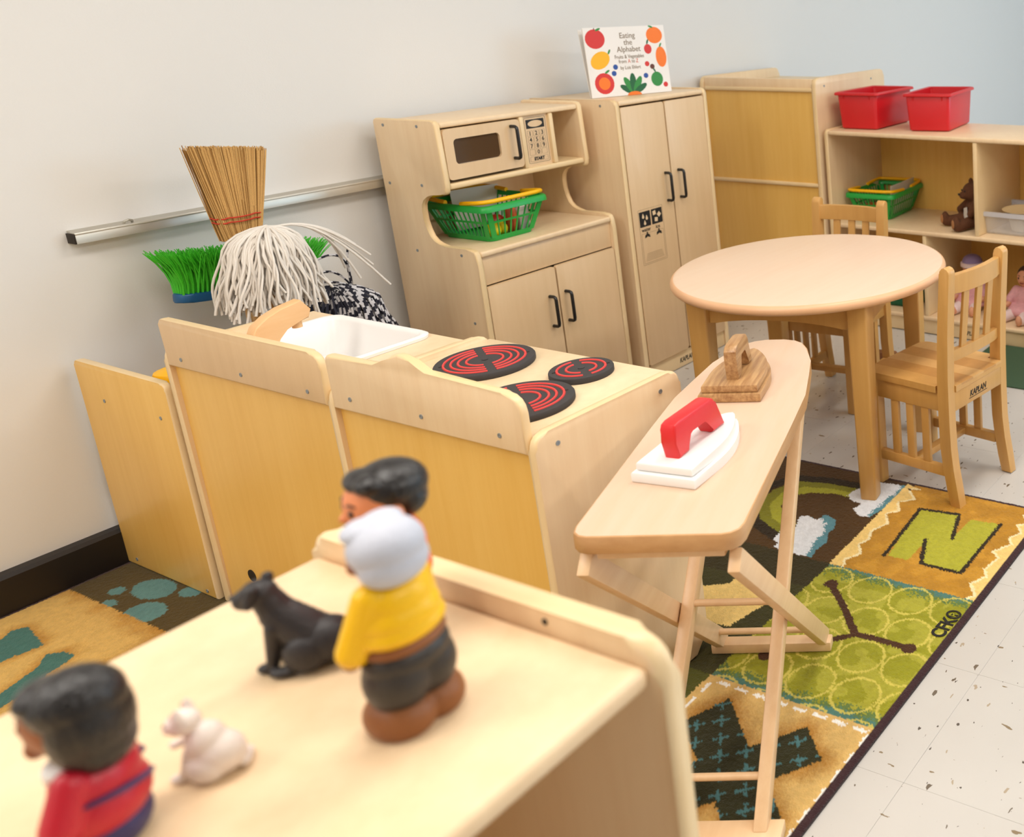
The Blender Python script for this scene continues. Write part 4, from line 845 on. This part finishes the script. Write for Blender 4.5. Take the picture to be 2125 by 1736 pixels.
for k in range(7):
    e = (.185+.012*k-.02*(k % 2), -.01*k, .62-.010*k+.04*(k % 3))
    P0, P1, P2, P3_ = Vector((.03, 0, .765)), Vector((.09, -.02, .775)), Vector((.145, -.03, .745)), Vector(e)
    tube(bm, [P0*(1-s)**3+P1*3*s*(1-s)**2+P2*3*s*s*(1-s)+P3_*s**3 for s in [q/9 for q in range(10)]], .003, 5)
tag(obj('strands', bm, 'yarn', WM, sharp=80, recalc=False), kind='stuff')
# black and white mop
BMp = thing('twist_mop', 'black and white twisted yarn mop behind the play sink', 'mop', (1.532, -.215, .05))
bm = B(); tube(bm, [(0, 0, 0), (0, 0, .50)], .0105, 12); obj('handle', bm, 'dowel', BMp)
bm = B(); st2 = []
for i in range(260):
    st2.append((rng.uniform(0, 2*math.pi), rng.uniform(.2, 1)**.55, rng.uniform(.10, .17), rng.uniform(0, 6)))
def kf(i, s):
    a, q, L_, ph = st2[i]; rx, ry = .140*q, .092*q; zt = .560-.02*(1-q)
    if s < .4:
        t = s/.4; return (rx*math.cos(a)*t*.8, ry*math.sin(a)*t*.8, zt-.045*q*t*t+.003*math.sin(ph+9*t))
    t = (s-.4)/.6; return (rx*math.cos(a)*(.8+.28*t)+.004*math.sin(ph+6*t), ry*math.sin(a)*(.8+.28*t)+.004*math.cos(ph+5*t), zt-.045*q-L_*t)
strands(bm, len(st2), kf, .0042, 4, 26, lambda i: (lambda sg, sd, o_=i*7 % 4: 1 if (sg+sd+o_) % 4 < 1.5 and sd != 2 else 0))
for e, c in (((.055, -.02, .665), (.045, -.01, .62)), ((-.05, -.03, .645), (.06, -.02, .68)), ((-.07, -.03, .60), (.0, -.03, .64)), ((-.085, -.02, .575), (-.02, -.02, .60))):
    P0, P1, P2 = Vector((.05, -.01, .55)), Vector(c), Vector(e)
    tube(bm, [P0*(1-s)**2+P1*2*s*(1-s)+P2*s*s for s in [q/16 for q in range(17)]], .0032, 4, True, None, lambda sg, sd: 1 if (sg+sd) % 4 < 1.5 else 0)
tag(obj('strands', bm, ['yarnk', 'yarnw'], BMp, sharp=80, recalc=False), kind='stuff')
# ================================================================ shopping baskets
def basket(label, loc, rz, L_, W_, h, nl, nw, fl=.035, group=None):
    T_ = thing('shopping_basket', label, 'basket', loc, rz)
    bm = B(); l0, w0 = L_/2-fl, W_/2-fl
    def cor(z): f = z/h; return L_/2-fl*(1-f)-.008, W_/2-fl*(1-f)-.008
    def ring(z0, z1, t=.003):
        loops = []
        for z, o in ((z0, 0), (z1, 0), (z1, -t), (z0, -t)):
            a, b_ = cor(z); loops.append([(x, y, z) for x, y in rrect(-a-o*-1 if 0 else -(a+o), a+o, -(b_+o), b_+o, .02, 4)])
        loops.append(loops[0]); rs = [[bm.verts.new(p) for p in l] for l in loops[:-1]]; n = len(rs[0]); rs.append(rs[0])
        for p, q in zip(rs, rs[1:]):
            for k in range(n): bm.faces.new((p[k], p[(k+1) % n], q[(k+1) % n], q[k]))
    ring(.0, .016); ring(h*.50, h*.56); ring(h*.88, h)
    a, b_ = cor(0); prism(bm, rrect(-a, a, -b_, b_, .02, 4), 'z', 0, .003, 0)
    def slat(p0, p1, d, wd):
        p0, p1, d = Vector(p0), Vector(p1), Vector(d); nrm = (p1-p0).cross(d).normalized()*.0012
        vs_ = [bm.verts.new(q) for q in (p0-d*wd-nrm, p0+d*wd-nrm, p0+d*wd+nrm, p0-d*wd+nrm, p1-d*wd-nrm, p1+d*wd-nrm, p1+d*wd+nrm, p1-d*wd+nrm)]
        for f in ((0, 1, 2, 3), (7, 6, 5, 4), (0, 4, 5, 1), (1, 5, 6, 2), (2, 6, 7, 3), (3, 7, 4, 0)): bm.faces.new([vs_[k] for k in f])
    a0, b0 = cor(.01); a1, b1 = cor(h*.9)
    for s in (-1, 1):
        for k in range(nl+1):
            u = -1+2*k/nl; wd = .0022 if 0 < k < nl else .009
            slat((u*(a0-.014), s*(b0-.0015), .01), (u*(a1-.014), s*(b1-.0015), h*.9), (1, 0, 0), wd)
        for k in range(nw+1):
            u = -1+2*k/nw; wd = .0022 if 0 < k < nw else .009
            slat((s*(a0-.0015), u*(b0-.014), .01), (s*(a1-.0015), u*(b1-.014), h*.9), (0, 1, 0), wd)
    obj('basket_body', bm, 'green', T_, sharp=40)
    bm = B(); A, Bq = L_/2, W_/2; lp = lambda o, z: [(x, y, z) for x, y in rrect(-A+o, A-o, -Bq+o, Bq-o, .026, 4)]
    ls = [lp(0, h-.018), lp(.001, h-.004), lp(.004, h), lp(.010, h+.001), lp(.0125, h-.002), lp(.010, h-.006), lp(.005, h-.010), lp(.0025, h-.018)]
    rs = [[bm.verts.new(p) for p in l] for l in ls]; rs.append(rs[0]); n = len(rs[0])
    for p, q in zip(rs, rs[1:]):
        for k in range(n): bm.faces.new((p[k], p[(k+1) % n], q[(k+1) % n], q[k]))
    obj('rim', bm, 'green', T_, sharp=50)
    for s in (-1, 1):                                   # folded handles, one along each short edge
        e = s*(A-.012); i = s*(A*.24); b2 = Bq-.012; bm = B()
        pts = [(i, -b2, h+.004), (e-s*.03, -b2, h+.010), (e-s*.008, -b2+.006, h+.012), (e, -b2+.03, h+.012), (e, b2-.03, h+.012), (e-s*.008, b2-.006, h+.012), (e-s*.03, b2, h+.010), (i, b2, h+.004)]
        tube(bm, pts, .0068, 10); obj('handle', bm, 'yellow', T_, sharp=60)
    return T_
basket('green plastic basket with yellow handles, filled with play food, inside the hutch', (2.045, -.197, .639), R(90), .292, .240, .116, 11, 7)
basket('green plastic basket with yellow handles on the low shelf above the chair back', (3.520, -.752, .4345), R(4), .310, .232, .112, 11, 7)
def food(name, label, c, rad, col, rough=.4):
    bm = B(); ell(bm, (0, 0, rad[2]), rad, None, 3); o = obj('skin', bm, plain('food_'+name, col, rough), None)
    bm = B(); tube(bm, [(0, 0, rad[2]*1.95), (.002, 0, rad[2]*2+.006)], .0022, 6); t = thing(name, label, 'play food', c); o.parent = t; obj('stem', bm, 'dark', t); return t
zb = .643
food('play_lemon', 'yellow play lemon in the basket inside the hutch', (2.00, -.272, zb), (.022, .026, .024), S(250, 226, 10))
food('play_banana_pepper', 'yellow-green play pepper beside the lemon in the hutch basket', (2.035, -.262, zb), (.016, .026, .022), S(226, 210, 30))
food('play_apple', 'dark red play apple in the basket inside the hutch', (2.06, -.215, zb), (.027, .027, .029), S(150, 36, 16))
food('play_carrot', 'orange play carrot upright in the hutch basket', (2.077, -.270, zb), (.012, .012, .046), S(232, 104, 44))
food('play_sausage', 'brown play sausage in the basket inside the hutch', (2.057, -.277, zb), (.010, .012, .045), S(160, 66, 26))
bm = B(); bx(bm, -.018, .018, -.012, .012, 0, .075, .003); t = thing('play_milk_carton', 'white play carton at the end of the hutch basket', 'play food', (2.112, -.268, zb)); obj('carton', bm, 'paper', t)
bm = B(); prism(bm, [(-.012, .075), (.012, .075), (0, .088)], 'x', -.018, .018, .001, 1); obj('gable', bm, 'paper', t)
bm = B(); n = 8; fr_ = [(-.075+.15*k/n, .006*math.sin(k/n*3)) for k in range(n+1)]; prism(bm, fr_+[(x, y+.0012) for x, y in fr_[::-1]], 'z', 0, .128, 0)
pp = obj('paper_sheet', bm, 'paper'); pp.location = (2.082, -.115, .648); pp.rotation_euler = (R(-6), 0, R(-14)); tag(pp, 'grey printed paper sheet standing in the hutch basket', 'paper')
food('play_bread', 'brown play loaf in the basket on the low shelf', (3.44, -.745, .4385), (.03, .06, .03), S(176, 92, 34))
bm = B(); bx(bm, -.11, .11, -.001, .001, 0, .135, 0); pp = obj('paper_sheet', bm, 'paper'); pp.location = (3.535, -.82, .4395); pp.rotation_euler = (R(4), 0, R(4)); tag(pp, 'white card standing in the basket on the low shelf', 'paper')
# ================================================================ red bins
def bin_(label, loc, rz):
    T_ = thing('storage_bin', label, 'bin', loc, rz); L_, W_, h = .315, .205, .150; bm = B()
    lp = lambda f, o, z: [(x, y, z) for x, y in rrect(-L_/2+f+o, L_/2-f-o, -W_/2+f+o, W_/2-f-o, max(.014-o*.5, .006), 4)]
    loft(bm, [lp(.020, .006, 0), lp(.018, 0, .006), lp(.010, 0, h-.012), lp(.010, .003, h-.004), lp(.019, .003, .008), lp(.022, .006, .003)], True, True)
    obj('tub', bm, 'binred', T_, sharp=40)
    bm = B(); ls = [lp(.010, 0, h-.014), lp(.0, 0, h-.012), lp(-.001, 0, h-.008), lp(.001, 0, h-.002), lp(.006, 0, h), lp(.013, 0, h-.003), lp(.013, 0, h-.008)]
    rs = [[bm.verts.new(p) for p in l] for l in ls]; rs.append(rs[0]); n = len(rs[0])
    for p, q in zip(rs, rs[1:]):
        for k in range(n): bm.faces.new((p[k], p[(k+1) % n], q[(k+1) % n], q[k]))
    obj('rim', bm, 'binred', T_, sharp=50)
    for y in (-.06, .06):
        bm = B(); prism(bm, [(-.143, h-.014), (-.151, h-.014), (-.139, h-.055)], 'y', y-.003, y+.003, .0005, 1); obj('rib', bm, 'binred', T_)
    return T_
bin_('red plastic bin on the low shelf, against the tall cabinet', (3.500, -.738, .8155), R(1))
bin_('red plastic bin on the low shelf, beside the other red bin', (3.520, -1.030, .8155), R(9))
# ================================================================ teddy bear
MT['plush'] = plain('brown_plush', S(96, 58, 34), .95, var=.3, vscale=160, bump=1., bscale=260); MT['plush2'] = plain('tan_plush', S(176, 122, 76), .95, bump=.8, bscale=260)
BR = thing('teddy_bear', 'brown plush teddy bear slumped on the low shelf by the divider', 'toy', (3.43, -1.225, .4345), R(48))
blob('body', [('e', (0, 0, .062), (.045, .042, .06)), ('e', (0, .012, .142), (.043, .042, .040)), ('e', (0, .048, .132), (.020, .022, .017)), ('c', (.035, .01, .10), (.055, .045, .065), .018, .016), ('c', (-.035, .01, .10), (-.055, .045, .065), .018, .016), ('c', (.028, .02, .03), (.058, .098, .022), .026, .022), ('c', (-.028, .02, .03), (-.058, .098, .022), .026, .022), ('e', (.06, .11, .032), (.021, .016, .03)), ('e', (-.06, .11, .032), (.021, .016, .03)), ('e', (.033, .005, .178), (.015, .009, .015)), ('e', (-.033, .005, .178), (.015, .009, .015))], 'plush', BR, .004, 3, cut=((0, 0, 0), (0, 0, -1)))
for s in (-1, 1):
    bm = B(); ell(bm, (s*.061, .124, .032), (.013, .004, .019), None, 2); obj('paw_pad', bm, 'plush2', BR)
    bm = B(); ell(bm, (s*.016, .052, .150), (.004, .003, .004), None, 2); obj('eye', bm, 'ink', BR)
bm = B(); ell(bm, (0, .071, .137), (.007, .004, .005), None, 2); obj('nose', bm, 'ink', BR)
bm = B(); prism(bm, [(-.02, .03), (.022, .03), (.018, .075), (-.014, .085)], 'y', .043, .0455, .0005, 1); obj('tag', bm, 'paper', BR)
# ================================================================ clear tub with plates
MT['clear'] = plain('clear_plastic', (.9, .9, .92, 1), .15, alpha=.28); MT['cream'] = plain('cream_plate', S(238, 214, 166), .35); MT['redp'] = plain('red_plate', S(176, 50, 20), .4); MT['bluep'] = plain('blue_cup', S(110, 128, 190), .4)
CT = thing('clear_tub', 'clear plastic tub holding toy dishes, on the low shelf', 'tub', (3.44, -1.465, .4345), R(-3))
L_, W_, h = .26, .36, .088; bm = B(); lp = lambda f, z: [(x, y, z) for x, y in rrect(-L_/2+f, L_/2-f, -W_/2+f, W_/2-f, .018, 4)]
loft(bm, [lp(.022, 0), lp(.020, .004), lp(.010, h-.012), lp(.012, h-.012), lp(.0225, .005)], True, True); obj('tub_body', bm, 'clear', CT, sharp=40)
bm = B(); ls = [lp(.010, h-.016), lp(-.002, h-.016), lp(-.002, h), lp(.012, h)]; rs = [[bm.verts.new(p) for p in l] for l in ls]; rs.append(rs[0]); n = len(rs[0])
for p, q in zip(rs, rs[1:]):
    for k in range(n): bm.faces.new((p[k], p[(k+1) % n], q[(k+1) % n], q[k]))
obj('rim', bm, plain('frosted_rim', S(226, 224, 228), .4, trans=.3), CT)
def plate(x, y, z, r, m, label, tilt=0):
    bm = B(); lathe(bm, [(.001, .002), (r*.6, .002), (r*.66, .0045), (r*.97, .011), (r, .0125), (r*.985, .0095), (r*.68, .0015), (r*.6, 0), (.001, 0)], 40)
    o = obj('toy_plate', bm, m); o.location = (x, y, z); o.rotation_euler = (0, R(tilt), 0); tag(o, label, 'plate'); return o
plate(3.42, -1.435, .492, .082, 'cream', 'cream toy plate at the bottom of the stack in the clear tub')
plate(3.42, -1.436, .501, .082, 'cream', 'cream toy plate in the middle of the stack in the clear tub')
plate(3.42, -1.434, .510, .082, 'cream', 'cream toy plate on top of the stack in the clear tub')
plate(3.560, -1.46, .523, .056, 'redp', 'rust red toy plate behind the cream plates on the clear tub')
bm = B(); lathe(bm, [(.001, 0), (.028, 0), (.036, .026), (.034, .026), (.027, .002), (.001, .002)], 28); o = obj('toy_bowl', bm, 'bluep'); o.location = (3.37, -1.525, .4395); tag(o, 'small blue toy bowl in the clear tub', 'bowl')
bm = B(); lathe(bm, [(.001, 0), (.045, 0), (.06, .052), (.058, .052), (.043, .003), (.001, .003)], 28); o = obj('toy_bowl', bm, 'paper'); o.location = (3.42, -1.435, .4395); tag(o, 'white toy bowl under the cream plates in the clear tub', 'bowl')
# ================================================================ dolls in the lower cubby
DSK = plain('doll_skin', S(226, 160, 124), .5); PK = plain('pink_cloth', S(230, 170, 176), .8, var=.2, vscale=90, bump=.6, bscale=120); PW = plain('pale_pink_cloth', S(240, 216, 214), .8, bump=.5, bscale=150); LV = plain('lavender_hat', S(150, 130, 172), .8); NV = plain('navy_cloth', S(70, 66, 100), .8); HBN = plain('doll_hair', S(70, 44, 28), .7, bump=1, bscale=300)
def doll(label, loc, rz, hat):
    T_ = thing('baby_doll', label, 'doll', loc, rz)
    blob('body', [('e', (0, 0, .165), (.038, .038, .042)), ('e', (0, .036, .158), (.006, .007, .006)), ('c', (0, 0, .10), (0, 0, .135), .02, .017), ('e', (0, 0, .06), (.038, .03, .055)), ('c', (.04, .01, .10), (.06, .05, .055), .014, .012), ('c', (-.04, .01, .10), (-.06, .05, .055), .014, .012), ('c', (.025, .03, .022), (.04, .115, .018), .02, .016), ('c', (-.025, .03, .022), (-.04, .115, .018), .02, .016), ('e', (.042, .125, .024), (.014, .012, .022)), ('e', (-.042, .125, .024), (.014, .012, .022))], DSK, T_, .004, 3, cut=((0, 0, 0), (0, 0, -1)))
    face(T_, (0, 0, .165), (.038, .038, .042), DSK)
    blob('dress', [('e', (0, 0, .075), (.05, .042, .058)), ('e', (0, .02, .035), (.068, .062, .032)), ('c', (.042, .008, .105), (.056, .035, .075), .022, .019), ('c', (-.042, .008, .105), (-.056, .035, .075), .022, .019)], PK, T_, .004, 3, cut=((0, 0, .001), (0, 0, -1)))
    for s in (-1, 1): blob('legging', [('c', (s*.03, .05, .024), (s*.041, .105, .020), .025, .021)], PW, T_, .003, 2, cut=((0, 0, .001), (0, 0, -1)))
    blob('hair', [('e', (0, -.006, .172), (.041, .039, .04))], HBN, T_, .003, 2, cut=((0, .02, .165), (0, .8, -.3)))
    if hat:
        blob('hat', [('e', (0, -.004, .196), (.042, .042, .032))], LV, T_, .003, 3, cut=((0, 0, .184), (0, 0, -1)))
        bm = B(); lathe(bm, [(.043, .180), (.047, .180), (.047, .194), (.043, .196)], 32); obj('hat_band', bm, PW, T_)
    return T_
doll('baby doll in pink with a lavender hat in the low shelf cubby', (3.45, -1.19, .0815), R(95), True)
doll('baby doll in pink without a hat in the low shelf cubby', (3.42, -1.445, .0815), R(80), False)
bm = B(); bx(bm, -.06, .06, -.07, .07, 0, .055, .012, 3); o = obj('folded_cloth', bm, plain('green_cloth', S(30, 92, 60), .9, bump=.5)); o.location = (3.41, -.90, .0805); tag(o, 'folded dark green cloth in the low shelf cubby below the basket', 'cloth')
# ================================================================ wooden toy under the far chair
WB = thing('wooden_toy_case', 'brown wood-grain toy case with a black stripe under the far chair', 'toy', (2.845, -1.075, .0), R(8))
MT['case'] = wood('case_wood', S(150, 98, 62), S(104, 62, 36), sc=(40, 8, 40)); MT['caseend'] = plain('case_end', S(110, 62, 38), .6)
bm = B(); prism(bm, [(-.035, 0), (.03, 0), (.045, .02), (.03, .075), (.015, .088), (-.012, .085), (-.03, .055)], 'y', -.09, .09, .006, 2); obj('case_body', bm, 'case', WB)
bm = B(); prism(bm, [(-.037, -.001), (.032, -.001), (.047, .02), (.032, .077), (.015, .090), (-.014, .087), (-.032, .056)], 'y', .055, .068, .001, 1); obj('stripe', bm, 'ink', WB)
bm = B(); tube(bm, [(0, .088, .025), (0, .105, .025)], [.022, .018], 14); obj('end_knob', bm, 'caseend', WB)
# ================================================================ picture book on the fridge
a = Vector((2.492, -.222, 0)); b_ = Vector((2.780, -.316, 0)); ex = (b_-a).normalized(); mid_ = (a+b_)/2
BK = thing('picture_book', 'white picture book with painted fruit standing on the fridge', 'book', (mid_.x, mid_.y, 1.0165), math.atan2(ex.y, ex.x))
BW, BH = .300, .2375
PG = plain('page_edges', S(236, 230, 220), .8); CV = plain('cover_white', S(240, 236, 232), .35)
tl = Matrix.Rotation(R(-3), 4, 'X')
def bkpart(name, fn, m, par):
    bm = B(); fn(bm); bm.transform(tl); return obj(name, bm, m, par)
cover = bkpart('cover', lambda q: bx(q, -BW/2, BW/2, -.003, 0, 0, BH, .0008, 1), CV, BK)
bkpart('pages', lambda q: bx(q, -BW/2+.002, BW/2-.004, 0, .007, .003, BH-.003, .0008, 1), PG, BK)
bm = B(); bx(bm, -BW/2, BW/2-.01, 0, .003, 0, BH-.004, .0008, 1); bm.transform(Matrix.Translation((0, .009, 0)) @ Matrix.Rotation(R(-9), 4, 'X')); obj('back_cover', bm, CV, BK)
cols = {}
def cc(*c):
    if c not in cols: cols[c] = plain('print_%d_%d_%d' % c, S(*c), .4)
    return cols[c]
lay_ = [0]
def pr_(name, pts, c):
    lay_[0] += 1; t = .0002+.00001*lay_[0]
    pts = [(x*1.027, z*1.07) for x, z in pts]
    pts = [(max(-BW/2, min(BW/2, x)), max(0, min(.2375, z))) for x, z in pts]
    bm = B(); prism(bm, pts, 'y', -.003-t, -.0029, 0); bm.transform(tl); return obj(name, bm, c, cover)
def el(cx, cz, rx, rz, a0=0, a1=360, n=20, rot=0):
    return [(cx+rx*math.cos(R(t))*math.cos(R(rot))-rz*math.sin(R(t))*math.sin(R(rot)), cz+rx*math.cos(R(t))*math.sin(R(rot))+rz*math.sin(R(t))*math.cos(R(rot))) for t in [a0+(a1-a0)*k/n for k in range(n+(0 if a1-a0 >= 360 else 1))]]
Lx, Rx, BH = -BW/2/1.027, BW/2/1.027, BH/1.07
red, org, yel, grn, dgr, blu, brn = cc(212, 50, 46), cc(246, 122, 30), cc(248, 182, 26), cc(48, 136, 60), cc(26, 94, 52), cc(40, 80, 156), cc(96, 50, 32)
def leaf(x, z, l, rot, c=grn): pr_('printed_leaf', el(x+l*math.cos(R(rot)), z+l*math.sin(R(rot)), l, l*.36, n=12, rot=rot), c)
# plain round fruit shapes
pr_('printed_fruit', el(-.108, .186, .034, .031), red); leaf(-.104, .212, .010, 20); pr_('printed_stem', [(-.109, .213), (-.107, .213), (-.105, .221), (-.108, .221)], brn)
pr_('printed_fruit', el(-.100, .118, .036, .026, rot=28), yel); leaf(-.070, .136, .009, 60)
pr_('printed_fruit', el(-.096, .044, .034, .034), red); pr_('printed_fruit', el(-.096, .044, .020, .020), org); leaf(-.090, .076, .010, 30)
pr_('printed_fruit', el(.106, .190, .030, .027), org); leaf(.104, .215, .009, 160)
pr_('printed_fruit', el(.076, .146, .014, .016), red); leaf(.074, .161, .009, 70, dgr)
pr_('printed_fruit', el(.122, .118, .020, .034), org); leaf(.120, .150, .008, 60)
for x, z, c in ((-.050, .094, blu), (-.058, .074, blu), (.066, .098, red), (.084, .088, brn), (.056, .060, blu), (.126, .026, red)): pr_('printed_berry', el(x, z, .0085, .0085), c)
for rot, l, c in ((150, .028, dgr), (120, .031, grn), (90, .033, dgr), (60, .031, grn), (30, .028, dgr)): leaf(.006, .006, l, rot, c)
pr_('printed_fruit', el(.006, 0, .026, .012, 0, 180), org)
pr_('printed_fruit', el(.096, .046, .022, .024), grn); leaf(.094, .069, .008, 120, dgr)
TG = plain('title_ink', S(128, 108, 84), .5); TR = plain('title_ink_red', S(222, 110, 84), .5)
def bt(body, size, x, z, m, xs=.9):
    text('lettering', body, size, tl @ frm((x*1.02, -.0036, z*1.07), (1, 0, 0), (0, 0, 1)), m, cover, xs=xs, ext=.0002)
bt('Eating', .027, .006, .185, TG); bt('the', .027, .006, .163, TG); bt('Alphabet', .027, .006, .141, TG)
bt('Fruits & Vegetables', .0185, .005, .120, TG, .76); bt('from', .0185, -.022, .105, TG, .8); bt('A', .0185, .002, .105, TR, .8); bt('to', .0185, .017, .105, TG, .8); bt('Z', .0185, .031, .105, TR, .8); bt('by Lois Ehlert', .0175, .004, .085, TG, .78)
